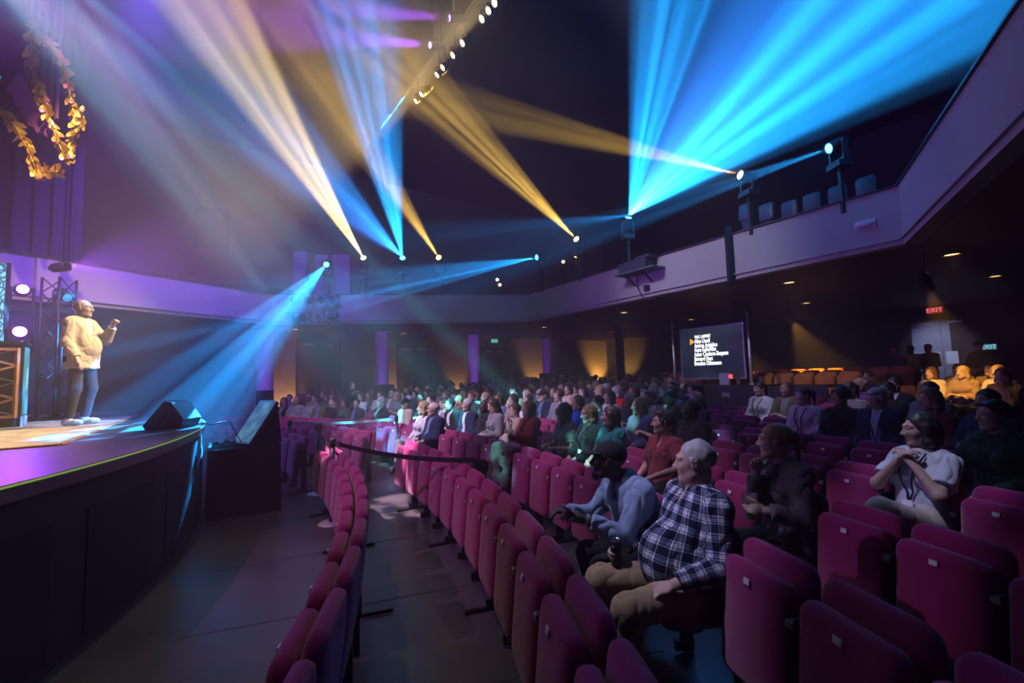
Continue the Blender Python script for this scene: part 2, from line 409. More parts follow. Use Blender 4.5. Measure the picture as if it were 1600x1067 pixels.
MOVERS = [
 # px, py, beam passes pixel, its depth there, colour, key, power, angle, gobo, label
 (512, 411, (285, 655), 6.6, CYAN, 'cyan', 22*K, 11, (3.4, 0.48, 0.57, 1.0), 'black moving head beaming blue down onto the stage'),
 (571, 408, (345, 40), 8.0, (1.0, 0.70, 0.20), 'gold', 19*K, 13, (3.6, 0.45, 0.58, 2.3, 0.10), 'moving head with a broad amber beam, over the light bank'),
 (630, 408, (575, 120), 9.0, CYAN, 'cyan', 20*K, 15, (3.6, 0.47, 0.58, 3.1), 'moving head glaring pale blue between two amber ones'),
 (688, 406, (545, 190), 9.0, AMBER, 'amber', 10*K, 9, (3.6, 0.45, 0.58, 4.9), 'moving head with a thin amber beam, next to the balcony corner'),
 (845, 401, (470, 470), 11.0, CYAN, 'cyan', 14*K, 12, (3.2, 0.46, 0.58, 5.2), 'moving head sending a flat blue beam across the hall'),
 (905, 378, (665, 140), 8.5, AMBER, 'amber', 10*K, 11, (3.6, 0.46, 0.56, 6.7), 'moving head with a long straight amber beam above the balcony'),
 (980, 350, (1040, 60), 9.0, CYAN, 'cyan', 19*K, 24, (3.8, 0.46, 0.58, 7.4, 0.06), 'moving head with a starry blue glare and tall fan beam'),
 (1168, 276, (880, 205), 8.0, AMBER, 'amber', 6*K, 8, (3.0, 0.42, 0.60, 8.2), 'moving head with a pale amber beam among blue light'),
 (1309, 227, (1000, 335), 7.5, CYAN, 'cyan', 4*K, 8, (2.6, 0.44, 0.60, 9.9), 'moving head with a thin blue beam above the long fascia'),
]
for (px, py, tp, td, col, key, pw, an, gb, lab) in MOVERS:
    P = fline(px, py); T = aty(tp[0], tp[1], td)
    ex = []
    if px == 980:
        ex = [(aty(1330, 60, 6.5), 27*K, CYAN, 26, 0.5, (3.4, 0.45, 0.58, 12.0, 0.04)), (aty(640, 380, 9.0), 2*K, CYAN, 10, 0.5, (2.4, 0.42, 0.60, 13.0)), (aty(1300, -40, 7.0), 6*K, BLUE, 46, 1.0, None)]  # last one: wide blue beam added to fill the haze
    if px == 630:
        ex = [(aty(490, 250, 9.0), 12*K, CYAN, 9, 0.5, (3.4, 0.46, 0.58, 14.0)), (aty(330, 130, 8.0), 5*K, BLUE, 24, 1.0, (2.4, 0.38, 0.62, 17.0, 0.2))]  # last one: broad blue beam added for the upper haze
    moving_head(P, T, col, key, lab, pw, an, 0.6, gb, 60, 1.0, ex)
# ================================================================== extra cans hung mostly out of view: washes inferred from lit places, plus added fills
def extra_lamp_can(P, target, col, power, angle, label, blend=0.7, gobo=None, radius=0.05):
    """small black extra can, its own lamp inside"""
    P = Vector(P); d = (Vector(target)-P).normalized(); o = thing('extra_can', label, 'stage light', P); r = 0.09
    M = d.to_track_quat('Z', 'Y').to_matrix().to_4x4()
    mb = MB(); mb.lathe([(0.5*r, -0.26), (r, -0.18), (r, 0.10), (r*0.9, 0.10), (r*0.9, 0.05)], 16, M, cap=False); mb.build('can', M_black, o)
    mb = MB(); mb.tube([(0, 0, 0.08), (0, 0, (ZC if P.z > 4 else FZ0)-P.z)], 0.012, 6); mb.build('hanger', M_black, o)
    spot(P+d*0.14, target, power, col, angle, blend, radius, gobo); return o
VIOLET = (0.20, 0.045, 1.0)
TRA = Vector((-1.55, 8.9, 7.5)); TRD = Vector((0.6, -0.8, 0)).normalized()
# key light on the speaker
extra_lamp_can(TRA+TRD*3.0+Vector((0.2, 0.2, 2.0)), (-6.1, 6.6, 2.5), (1.0, 0.80, 0.55), 4200, 13, 'black can aimed at the speaker from the overhead truss')
# mauve wash over the front rows
extra_lamp_can((-5.5, 2.0, 6.5), (-1.35, 4.5, 0.4), (0.85, 0.20, 1.0), 1200, 32, 'black can washing the front rows in mauve', 1.0)
# violet wash on the curtain and side wall
extra_lamp_can((-6.3, 7.6, 9.5), (-9.9, 11.2, 3.6), VIOLET, 4600, 60, 'black can washing the side wall violet', 1.0)
extra_lamp_can((-3.5, 7.4, 9.5), (-7.0, 15.0, 3.4), VIOLET, 2300, 44, 'black can washing the balcony front violet', 1.0)
# hot pink patch on the belted chairs, cyan flecks over the crowd
extra_lamp_can((-6.4, 4.4, 8.8), (-1.75, 6.3, 0.5), (1.0, 0.62, 0.90), 26000, 8, 'black can with a tight pink beam onto the belted chairs', 0.3, (2.2, 0.46, 0.54, 20.0))
extra_lamp_can((-6.0, 2.5, 7.6), (-2.0, 10.2, 1.2), (0.06, 0.85, 1.0), 52000, 19, 'black can scattering cyan flecks over the crowd', 0.4, (2.8, 0.53, 0.58, 21.5, 0.0))
extra_lamp_can((-6.4, 1.6, 7.6), (0.9, 6.2, 1.0), (0.25, 0.95, 0.90), 9000, 14, 'black can scattering pale flecks over the fourth row', 0.4, (3.2, 0.55, 0.62, 25.5, 0.0))
# cool light on the sitters of the third to fifth row, added pale fill on the crowd and the long balcony front
extra_lamp_can((-3.4, 3.3, 9.5), (0.72, 2.90, 1.0), (0.60, 0.56, 1.0), 2300, 11, 'black can with cool light on the third row', 0.8)
extra_lamp_can((-6.0, 3.2, 5.6), (0.95, 2.75, 1.25), (0.75, 0.55, 1.0), 560, 7.5, 'black can with mauve light on the third row faces', 0.7)
extra_lamp_can((-1.2, 3.3, 9.5), (2.95, 3.40, 1.0), (0.60, 0.60, 1.0), 1900, 7.5, 'black can with a narrow cool light on the fifth row', 0.7)
extra_lamp_can((-3.0, 4.4, 9.5), (1.05, 5.2, 1.1), (0.95, 0.62, 1.0), 1900, 15, 'black can with a narrow mauve light on the fourth row', 0.8)
extra_lamp_can((-6.2, 4.6, 7.0), (-1.0, 9.4, 1.1), (0.85, 0.62, 1.0), 5600, 36, 'added black can with pale fill over the crowd', 1.0)
extra_lamp_can((-3.6, 4.6, 9.4), (4.2, 10.4, 4.1), (0.75, 0.75, 1.0), 2600, 30, 'added black can grazing the long balcony front', 1.0)
# added gold light on the leaf garlands
extra_lamp_can((-4.6, 4.6, 9.4), (-6.9, 7.2, 6.1), (1.0, 0.62, 0.14), 3300, 26, 'added black can gilding the leaf garlands', 0.8)
# added violet light from above on the hung banners
extra_lamp_can((-7.6, 6.6, 9.6), (-6.7, 7.5, 6.0), (0.30, 0.06, 1.0), 1300, 40, 'added black can tinting the hung banners violet', 0.8)
extra_lamp_can((0.2, 5.0, 9.5), (4.9, 7.4, 1.3), (0.85, 0.72, 1.0), 1500, 17, 'added black can with pale light on the seventh row', 0.9)  # added fill for the dim seats on this side
extra_lamp_can((-5.2, 5.6, 9.5), (-4.3, 12.6, 1.2), (0.66, 0.52, 1.0), 4200, 34, 'black can with pale violet light over the far crowd', 1.0)
extra_lamp_can((-4.2, 3.2, 8.6), (1.70, 3.75, 1.15), (0.85, 0.60, 1.0), 1700, 6.5, 'added black can with a tight mauve light on the blazer', 0.7)  # added to brighten the sitter in the blazer
# warm spill on the aisle floor, from an added can
extra_lamp_can((-3.0, 3.0, 8.0), (-1.9, 3.6, 0), (1.0, 0.78, 0.45), 420, 50, 'added black can spilling warm light on the aisle', 1.0)
# amber patches under the balcony
def soffit_amber(target, power, angle, label, back=2.2):
    T = Vector(target); P = Vector((T.x-back*0.6, T.y-back*0.4, FZ0-0.12)); return extra_lamp_can(P-Vector((0, 0, 0.42)), T, (1.0, 0.50, 0.08), power, angle, label, 0.4)
# ================================================================== figures: smooth bodies grown from tapered limbs
def _smin(a, b, k):
    h = np.clip(0.5+0.5*(b-a)/k, 0, 1)
    return b*(1-h)+a*h-k*h*(1-h)
class Field:
    """a signed distance field on a grid, filled limb by limb and skinned once"""
    def __init__(s, h): s.h = h; s.pr = []
    def cone(s, a, b, ra, rb, k=0.03, tagid=0, flat=None, cut0=False, cut1=False, sub=False):
        """tapered limb a->b; flat=(axis vector, factor) squashes it; cut0/cut1 cut the ends off square"""
        s.pr.append(('c', np.array(a, float), np.array(b, float), ra, rb, k, tagid, flat, cut0, cut1, sub)); return s
    def ell(s, c, r, k=0.03, tagid=0, M=None, sub=False):
        s.pr.append(('e', np.array(c, float), np.array(r, float), M, None, k, tagid, None, None, None, sub)); return s
    def skin(s):
        lo = np.full(3, 1e9); hi = -lo; bb = []
        for p in s.pr:
            if p[0] == 'c':
                m = max(p[3], p[4]); a = np.minimum(p[1], p[2])-m; b = np.maximum(p[1], p[2])+m
            else:
                m = np.max(p[2]); a = p[1]-m; b = p[1]+m
            bb.append((a, b))
            if not p[10]: lo = np.minimum(lo, a); hi = np.maximum(hi, b)
        h = s.h; lo = lo-3*h; n = np.ceil((hi+3*h-lo)/h).astype(int)+1
        F = np.full(n, 0.2, np.float32); G = np.full(n, 0.2, np.float32); T = np.zeros(n, np.int8)
        ax = [lo[i]+h*np.arange(n[i], dtype=np.float32) for i in range(3)]
        for p, (a, b) in zip(s.pr, bb):
            mg = 0.02+p[5]+2*h
            i0 = np.maximum(0, np.floor((a-mg-lo)/h).astype(int)); i1 = np.minimum(n, np.ceil((b+mg-lo)/h).astype(int)+1)
            if np.any(i1 <= i0): continue
            sl = tuple(slice(u, v) for u, v in zip(i0, i1))
            X = ax[0][sl[0]][:, None, None]; Y = ax[1][sl[1]][None, :, None]; Z = ax[2][sl[2]][None, None, :]
            if p[0] == 'c':
                A, B, ra, rb = p[1], p[2], p[3], p[4]; d = B-A; L2 = max(1e-9, d@d); L = math.sqrt(L2)
                x, y, z = X-A[0], Y-A[1], Z-A[2]
                tt = (x*d[0]+y*d[1]+z*d[2])/L2; t = np.clip(tt, 0, 1)
                qx, qy, qz = x-t*d[0], y-t*d[1], z-t*d[2]; q2 = qx*qx+qy*qy+qz*qz
                if p[7] is not None:
                    f = np.array(p[7][0], float); f /= np.linalg.norm(f); e = qx*f[0]+qy*f[1]+qz*f[2]
                    q2 = q2+e*e*(1/p[7][1]**2-1)
                D = np.sqrt(q2)-(ra+(rb-ra)*t)
                if p[7] is not None: D = D*(0.5+0.5*p[7][1])
                if p[8]: D = np.maximum(D, -tt*L)
                if p[9]: D = np.maximum(D, (tt-1)*L)
            else:
                c, r, M = p[1], p[2], p[3]
                x, y, z = X-c[0], Y-c[1], Z-c[2]
                if M is not None:
                    M = np.array(M, float); x, y, z = (M[0, i]*x+M[1, i]*y+M[2, i]*z for i in range(3))
                k0 = np.sqrt((x/r[0])**2+(y/r[1])**2+(z/r[2])**2); k1 = np.sqrt((x/r[0]**2)**2+(y/r[1]**2)**2+(z/r[2]**2)**2)
                D = k0*(k0-1)/np.maximum(k1, 1e-6)
            D = D.astype(np.float32)
            if p[10]: F[sl] = -_smin(-F[sl], D, p[5]); continue
            F[sl] = _smin(F[sl], D, p[5])
            g = G[sl]; tk = T[sl]; w = D < g; g[w] = D[w]; tk[w] = p[6]
        # surface nets
        ins = F < 0; c = np.zeros(n-1, np.int8)
        for i in (0, 1):
            for j in (0, 1):
                for k in (0, 1): c += ins[i:n[0]-1+i, j:n[1]-1+j, k:n[2]-1+k]
        act = np.argwhere((c > 0) & (c < 8)); idx = np.full(n-1, -1, np.int32); idx[tuple(act.T)] = np.arange(len(act))
        pos = np.zeros((len(act), 3), np.float32); cnt = np.zeros(len(act), np.float32)
        cs = [(i, j, k) for i in (0, 1) for j in (0, 1) for k in (0, 1)]
        fv = {o: F[act[:, 0]+o[0], act[:, 1]+o[1], act[:, 2]+o[2]] for o in cs}
        for o in cs:
            for axn in range(3):
                if o[axn]: continue
                q = list(o); q[axn] = 1; q = tuple(q); fa, fb = fv[o], fv[q]; m = (fa < 0) != (fb < 0)
                t = np.where(m, fa/np.where(m, fa-fb, 1), 0)
                for e in range(3): pos[:, e] += m*(o[e]+(t if e == axn else 0))
                cnt += m
        pos /= cnt[:, None]; V = (act+pos)*h+lo
        tg = T[tuple(np.minimum(act+np.round(pos).astype(int), n-1).T)]
        fs = []
        for axn in range(3):
            u, v = [(1, 2), (2, 0), (0, 1)][axn]; sl0 = [slice(None)]*3; sl1 = [slice(None)]*3
            sl0[axn] = slice(0, n[axn]-1); sl1[axn] = slice(1, n[axn])
            for ax2 in (u, v): sl0[ax2] = slice(1, n[ax2]-1); sl1[ax2] = slice(1, n[ax2]-1)
            a, b = ins[tuple(sl0)], ins[tuple(sl1)]
            for sgn, m in ((0, a & ~b), (1, ~a & b)):
                E = np.argwhere(m)
                if not len(E): continue
                E[:, u] += 1; E[:, v] += 1
                def cell(du, dv):
                    q = E.copy(); q[:, u] -= du; q[:, v] -= dv; return idx[tuple(q.T)]
                q = np.stack([cell(1, 1), cell(0, 1), cell(0, 0), cell(1, 0)], 1)
                fs.append(q if sgn == 0 else q[:, ::-1])
        Fq = np.concatenate(fs); Fq = Fq[(Fq >= 0).all(1)]
        return V, Fq, tg
def np_mesh(name, V, Fq, mi=None, mats=(), uv=None, paint=None):
    me = bpy.data.meshes.new(name); nv = len(V); nf = len(Fq)
    me.vertices.add(nv); me.vertices.foreach_set('co', np.ascontiguousarray(V, np.float32).ravel())
    me.loops.add(nf*4); me.loops.foreach_set('vertex_index', np.ascontiguousarray(Fq, np.int32).ravel())
    me.polygons.add(nf); me.polygons.foreach_set('loop_start', np.arange(0, nf*4, 4, dtype=np.int32))
    if uv is not None:
        l = me.uv_layers.new(name='cloth'); l.data.foreach_set('uv', uv[Fq.ravel()].astype(np.float32).ravel())
    if paint is not None:
        at = me.attributes.new('paint', 'FLOAT_COLOR', 'POINT'); at.data.foreach_set('color', np.ascontiguousarray(paint, np.float32).ravel())
    for m in mats: me.materials.append(m)
    me.update(calc_edges=True)
    if mi is not None: me.polygons.foreach_set('material_index', mi.astype(np.int32))
    me.polygons.foreach_set('use_smooth', np.ones(nf, bool)); me.validate(); return me
def vnoise(V, f, seed, oct=3):
    """cheap smooth noise from crossed sine waves"""
    r = np.random.default_rng(seed); o = np.zeros(len(V))
    for k in range(oct):
        for _ in range(4):
            d = r.normal(size=3); d /= np.linalg.norm(d); o += np.sin(V@d*f*(1.9**k)+r.uniform(0, 6.3))/(1.7**k)
    return o/4
def vnormals(V, Fq):
    nrm = np.zeros_like(V); a = V[Fq[:, 2]]-V[Fq[:, 0]]; b = V[Fq[:, 3]]-V[Fq[:, 1]]; c = np.cross(a, b)
    for i in range(4): np.add.at(nrm, Fq[:, i], c)
    return nrm/np.maximum(1e-12, np.linalg.norm(nrm, axis=1))[:, None]

def euler(yaw=0, pitch=0, roll=0):
    """head / torso frame: +Y forward, +Z up. yaw>0 turns to the person's own left, pitch>0 looks up"""
    return np.array(Matrix.Rotation(yaw, 3, 'Z') @ Matrix.Rotation(pitch, 3, 'X') @ Matrix.Rotation(roll, 3, 'Y'))

T_NAIL = 0
def add_head(B, c, R, fem=0.0, wide=1.0, beard=False, detail=True, jowl=0.0):
    def P(x, y, z): return c+R@np.array((x*wide, y, z))
    w = wide
    B.ell(P(0, -0.014, 0.036), (0.075*w, 0.096, 0.084), 0.01, 0, R)
    B.ell(P(0, 0.020, -0.026), (0.061*w, 0.074, 0.080), 0.03, 0, R)
    for sx in (-1, 1): B.cone(P(sx*0.043, 0.022, -0.066), P(sx*0.006, 0.064, -0.098), 0.022+jowl*0.014, 0.020+jowl*0.004, 0.03)
    if beard:
        for sx in (-1, 1): B.cone(P(sx*0.064, 0.012, -0.02), P(sx*0.046, 0.04, -0.08), 0.010, 0.028, 0.02)
        B.cone(P(-0.028, 0.086, -0.046), P(0.028, 0.086, -0.046), 0.008, 0.008, 0.01)
        B.ell(P(0, 0.070, -0.10), (0.034, 0.03, 0.032), 0.025, 0, R)
    if not detail:
        B.cone(P(0, 0.086, 0.014), P(0, 0.108, -0.026), 0.010, 0.015, 0.012)
        for sx in (-1, 1):
            B.ell(P(sx*0.031, 0.104, 0.012), (0.018, 0.016, 0.011), 0.010, 0, R, True)
            B.ell(P(sx*0.077, -0.004, 0.0), (0.013, 0.022, 0.032), 0.006, 0, R)
        B.cone(P(-0.020, 0.084, -0.060), P(0.020, 0.084, -0.060), 0.008, 0.008, 0.012)
        return
    for sx in (-1, 1):
        B.ell(P(sx*0.038, 0.054, -0.016), (0.026, 0.030, 0.028), 0.035, 0, R)                     # cheek
        B.cone(P(sx*0.012, 0.090, 0.034), P(sx*0.050, 0.076, 0.030), 0.008, 0.007, 0.022)         # brow ridge
        B.ell(P(sx*0.031, 0.103, 0.011), (0.017, 0.016, 0.011), 0.014, 0, R, True)                # socket
        B.ell(P(sx*0.031, 0.0795, 0.011), (0.0145, 0.0140, 0.0100), 0.003, 0, R)                  # eyeball
        B.cone(P(sx*0.019, 0.0905, 0.0200), P(sx*0.044, 0.0845, 0.0185), 0.0035, 0.0035, 0.005)   # upper lid
        B.ell(P(sx*0.0765, -0.004, 0.002), (0.011, 0.020, 0.031), 0.006, 0, R@euler(0, 0.15, sx*0.25))
        B.ell(P(sx*0.0885, 0.000, 0.003), (0.006, 0.010, 0.017), 0.004, 0, R, True)
        B.ell(P(sx*0.012, 0.101, -0.031), (0.009, 0.010, 0.008), 0.008, 0, R)                      # nostril wing
    B.cone(P(0, 0.086, 0.024), P(0, 0.110, -0.022), 0.0085, 0.0115, 0.014)
    B.ell(P(0, 0.111, -0.026), (0.012, 0.012, 0.010), 0.010, 0, R)
    for sx in (-1, 1): B.cone(P(sx*0.021, 0.0835, -0.0575), P(0, 0.092, -0.0555), 0.004, 0.0062, 0.008)
    B.cone(P(-0.015, 0.0855, -0.0665), P(0.015, 0.0855, -0.0665), 0.0055, 0.0055, 0.008)
    B.cone(P(-0.023, 0.0945, -0.0615), P(0.023, 0.0945, -0.0615), 0.0018, 0.0018, 0.004, 0, sub=True)

def face_paint(V, hc, HR, wide=1.0, beard=0.0, lips=(0.42, 0.17, 0.16), lipw=0.5, grey=False):
    """what the face itself is coloured: eyes, brows, lips, beard. rgb + weight per vertex"""
    q = (V-hc)@HR; x = q[:, 0]/wide; y = q[:, 1]; z = q[:, 2]; out = np.zeros((len(V), 4), np.float32); fr = y > 0.05; ax = np.abs(x)
    def put(wt, col):
        wt = np.clip(wt, 0, 1); wt = wt*fr; m = wt > out[:, 3]*0.999
        m &= wt > 0.02; out[m, :3] = col; out[m, 3] = wt[m]
    br = (0.32, 0.30, 0.28) if grey else (0.05, 0.03, 0.02)
    if beard: 
        wt = np.clip((-0.030-z+0.35*np.maximum(0, ax-0.03))*60, 0, 1)*((ax > 0.024) | (z < -0.072) | ((z > -0.052) & (z < -0.043)))
        m = (wt > 0.05) & (y > 0.0) & (z > -0.16); out[m, :3] = br; out[m, 3] = wt[m]*beard
    put((1-((x/0.023)**2+((z+0.0605)/0.0085)**2))*1.6*lipw, lips)
    put((1-(((ax-0.034)/0.021)**2+((z-0.0375+0.15*np.maximum(0, ax-0.03))/0.0055)**2))*1.4, br)
    put((1-(((ax-0.031)/0.0145)**2+((z-0.0115)/0.0072)**2))*2.2, (0.42, 0.38, 0.36))
    put((1-(((ax-0.031)/0.0070)**2+((z-0.0115)/0.0070)**2))*3.0, (0.02, 0.014, 0.01))
    put((1-(((ax-0.031)/0.0165)**2+((z-0.0190)/0.0035)**2))*0.9, (0.06, 0.035, 0.03))
    return out

def unit(v): v = np.array(v, float); return v/max(1e-9, np.linalg.norm(v))
def add_hand(B, wrist, d, nrm, side, curl=0.5, spread=0.02, detail=True, s=1.0, thumb=0.6):
    """d: along the hand, nrm: out of the back of the hand, side: +1 thumb on the +cross side"""
    wrist = np.array(wrist, float); d = unit(d); nrm = unit(np.array(nrm)-np.dot(nrm, d)*d); e = np.cross(d, nrm)*side
    B.cone(wrist-d*0.01, wrist+d*0.06*s, 0.027*s, 0.036*s, 0.015, 0, (nrm, 0.5))
    B.cone(wrist+d*0.05*s-e*0.02*s, wrist+d*0.05*s+e*0.02*s, 0.026*s, 0.026*s, 0.012, 0, (nrm, 0.55))
    if not detail:
        q = wrist+d*0.075*s; a = q+(d*math.cos(curl)-nrm*math.sin(curl))*0.045*s; b = a+(d*math.cos(curl*2)-nrm*math.sin(curl*2))*0.035*s
        B.cone(q, a, 0.03*s, 0.028*s, 0.01, 0, (nrm, 0.45)); B.cone(a, b, 0.028*s, 0.022*s, 0.01, 0, (nrm, 0.5))
        B.cone(wrist+d*0.02*s+e*0.025*s, wrist+d*0.06*s+e*0.055*s-nrm*0.015*s, 0.014*s, 0.011*s, 0.01)
        return
    for i, (off, L) in enumerate(((0.028, 0.92), (0.0095, 1.0), (-0.0095, 0.95), (-0.027, 0.76))):
        p = wrist+d*(0.088-0.004*abs(i-1))*s+e*off*s; c = curl*(0.9+0.1*i); fan = e*(off*spread*12)
        for seg, (ln, r0, r1) in enumerate(((0.042, 0.0098, 0.0090), (0.027, 0.0090, 0.0082), (0.021, 0.0082, 0.0066))):
            a = c*(0.7+0.75*seg); q = p+unit(d*math.cos(a)-nrm*math.sin(a)+fan)*ln*L*s
            B.cone(p, q, r0*s, r1*s, 0.004); p0 = p; p = q
        B.ell(p+unit(nrm)*0.0045*s*math.cos(a)-unit(p-p0)*0.004, np.array((0.0052, 0.0052, 0.0052))*s, 0.001, T_NAIL)
    p = wrist+d*0.022*s+e*0.026*s
    for ln, r0, r1, a in ((0.042, 0.0145, 0.0115, thumb), (0.030, 0.0112, 0.0098, thumb*0.75), (0.024, 0.0098, 0.0078, thumb*0.4)):
        q = p+unit(d*math.cos(a)*0.9+e*math.sin(a)-nrm*0.45*curl)*ln*s; B.cone(p, q, r0*s, r1*s, 0.006); p = q

def figure(h=0.012, stand=False, lean=0.0, side=0.0, twist=0.0, head=(0, 0, 0), build=1.0, belly=0.0, fem=0.0, height=1.0,
           arms=None, legs=None, sleeve='long', collar=False, beard=False, detail=False, jacket=False, wide=1.0, skirt=False,
           cuff=0.03, hands=(0.6, 0.6), seed=1, jowl=0.0, fold=0.011, shoe_h=None, shirt_len=0.0, hand_n=(None, None), uvs=False, neck=1.0, pant_r=1.0, grey=False, jacket_len=0.06, absarms=False, jclosed=False):
    """returns a dict of raw meshes: body, shirt, trousers, shoes, plus the head frame. Origin on the floor below the hips, facing +Y."""
    B = Field(h); S = Field(h*1.15); L = Field(h*1.25); Fo = Field(h*1.2); J = Field(h*1.15) if jacket else None
    hz = 0.94 if stand else 0.535
    R = euler(twist, 0, 0)@np.array(Matrix.Rotation(-lean, 3, 'X'))@np.array(Matrix.Rotation(side, 3, 'Y'))
    hip = np.array((0, 0, hz))
    def TP(x, y, z): return hip+R@np.array((x, y, z))
    b = build; sw = (0.168-0.016*fem)*b
    lat = R@np.array((1, 0, 0)); fw = R@np.array((0, 1, 0))
    pel, wai, che, nb = TP(0, 0, 0), TP(0, 0.0, 0.17), TP(0, -0.005, 0.36), TP(0, -0.01, 0.52)
    # torso: skin core and cloth over it
    def torso(Fd, g, tg=0, base=0.0):
        k = 0.05
        Fd.cone(TP(-0.055, 0, 0.0-base), TP(0.055, 0, 0.0-base), 0.122*b+g, 0.122*b+g, k, tg, (fw, 0.92))
        Fd.cone(TP(-0.03*b, 0.005, 0.10), TP(0.03*b, 0.005, 0.10), (0.125-0.01*fem)*b+g, (0.125-0.01*fem)*b+g, k, tg, (fw, 0.82))
        Fd.cone(TP(-0.035*b, 0.0, 0.20), TP(0.035*b, 0.0, 0.20), (0.120-0.014*fem)*b+g, (0.120-0.014*fem)*b+g, k, tg, (fw, 0.82))
        Fd.cone(TP(-0.06*b, 0.0, 0.34), TP(0.06*b, 0.0, 0.34), 0.122*b+g, 0.122*b+g, k, tg, (fw, 0.85))
        Fd.cone(TP(-0.085*b, -0.015, 0.43), TP(0.085*b, -0.015, 0.43), 0.080*b+g, 0.080*b+g, 0.06, tg)
        for sx in (-1, 1): Fd.cone(TP(0, -0.02, 0.50), TP(sx*sw, -0.02, 0.462), 0.052*b+g, 0.044*b+g, 0.05, tg)
        if fem:
            for sx in (-1, 1): Fd.ell(TP(sx*0.07, 0.085, 0.335), np.array((0.062, 0.055, 0.062))*(0.9+0.2*fem)+g*0.5, 0.035, tg, R)
        if belly: Fd.ell(TP(0, 0.06+0.05*belly, 0.13), np.array((0.13+0.03*belly, 0.10+0.06*belly, 0.15+0.02*belly))*b+g, 0.06, tg, R)
    torso(B, -0.006); torso(S, 0.010, 0, shirt_len)
    if J: torso(J, 0.019, 0, 0.0)
    if J: J.cone(TP(-0.055, -0.005, 0.0), TP(-0.058, -0.005, -jacket_len), 0.128*b+0.022, 0.134*b+0.022, 0.05, 0, (fw, 0.92), False, True); J.cone(TP(0.055, -0.005, 0.0), TP(0.058, -0.005, -jacket_len), 0.128*b+0.022, 0.134*b+0.022, 0.05, 0, (fw, 0.92), False, True)
    # neck, head
    hc = nb+R@np.array((0, 0.025, 0.145)); HR = euler(twist+head[0], head[1], head[2]+side)
    hc = hc+HR@np.array((0, 0.012, 0))
    HF = Field(0.0045) if detail else B
    HF.cone(nb-R@np.array((0, 0.0, 0.03)), hc+HR@np.array((0, -0.025, -0.05)), 0.062*neck, 0.055*neck, 0.03)
    add_head(HF, hc, HR, fem, wide, beard, detail, jowl)
    # the shirt's neck opening, and a folded collar
    S.cone(TP(0, -0.015, 0.48), TP(0, 0.0, 0.535), 0.078*neck+0.012, 0.064*neck+0.006, 0.03, 0, None, False, True)
    S.cone(TP(0, -0.01, 0.50), TP(0, 0.03, 0.66), 0.060*neck, 0.068*neck, 0.004, sub=True)
    if collar:
        (J or S).cone(TP(0, -0.02, 0.50), TP(0, -0.012, 0.552), 0.082*neck, 0.069*neck, 0.006, 0, None, False, True)
        (J or S).cone(TP(0, -0.012, 0.47), TP(0, 0.0, 0.60), 0.062*neck, 0.060*neck, 0.004, sub=True)
        (J or S).cone(TP(0, 0.10, 0.44), TP(0, 0.06, 0.58), 0.022, 0.040, 0.004, sub=True)
    if J:
        J.cone(TP(0, -0.01, 0.50), TP(0, 0.03, 0.66), 0.066, 0.075, 0.004, sub=True)
        if not jclosed: J.cone(TP(0, 0.15, -0.12), TP(0, 0.13, 0.44), 0.045, 0.055, 0.006, sub=True)      # open front
        J.cone(TP(0, 0.10, 0.36), TP(0, 0.06, 0.53), 0.050, 0.060, 0.006, sub=True)
    # arms
    arms = arms or [((0.06, 0.06, 0.24), (-0.13, 0.26, 0.10))]*2
    limbs = []
    for k, sx in enumerate((-1, 1)):
        sh = TP(sx*sw, -0.02, 0.455)
        e_, w_ = arms[k]
        el = TP(sx*(sw+e_[0]), e_[1], e_[2]); wr = TP(sx*(sw+w_[0]), w_[1], w_[2])
        if absarms: el = hip+np.array((sx*(sw+e_[0]), e_[1], e_[2])); wr = hip+np.array((sx*(sw+w_[0]), w_[1], w_[2]))
        # keep the true limb lengths
        ua, fa = 0.285*height, 0.255*height
        el = sh+unit(el-sh)*ua; wr = el+unit(wr-el)*fa
        B.cone(sh, el, 0.046*b, 0.040*b, 0.03); B.cone(el, wr, 0.040*b, 0.027*b**0.5, 0.015)
        B.ell(el, np.array((0.041, 0.041, 0.041))*b, 0.01)
        g = 0.012 if not J else 0.008
        Fd = [S]+([J] if J else [])
        for q, Fx in enumerate(Fd):
            gg = g+q*0.010
            if sleeve == 'short' and q == len(Fd)-1:
                Fx.cone(sh, sh+(el-sh)*0.72, 0.050*b+gg, 0.052*b+gg+0.006, 0.045, 10+k, None, False, True)
            elif sleeve == 'none': Fx.cone(sh, sh+(el-sh)*0.12, 0.05*b+gg, 0.05*b+gg, 0.04, 10+k, None, False, True)
            else:
                Fx.cone(sh, el, 0.050*b+gg, 0.044*b+gg, 0.05, 10+k)
                f3 = 0.45 if sleeve == 'three' else 1-cuff/0.255
                Fx.cone(el, el+(wr-el)*f3, 0.047*b+gg, 0.036*b**0.5+gg, 0.02, 12+k, None, False, True)
        dv = unit(wr-el); hn = hand_n[k]
        if hn is None:
            hn = np.array((0, 0, 1.0))-dv*dv[2]
            if np.linalg.norm(hn) < 0.2: hn = np.array((sx*1.0, 0.2, 0))
        else: hn = R@np.array(hn)
        hd = dv if len(np.atleast_1d(hands[k])) == 1 else unit(R@np.array(hands[k][1]))
        cu = hands[k] if len(np.atleast_1d(hands[k])) == 1 else hands[k][0]
        add_hand(B, wr, hd, hn, -sx*(1 if True else 0), cu, detail=detail)
        limbs.append((sh, el, wr, hd, unit(hn)))
    # legs
    legs = legs or ([((0.10, 0.0, -0.42), (0.10, -0.03, -0.84))]*2 if stand else [((0.13, 0.42, -0.015), (0.12, 0.40, -0.43))]*2)
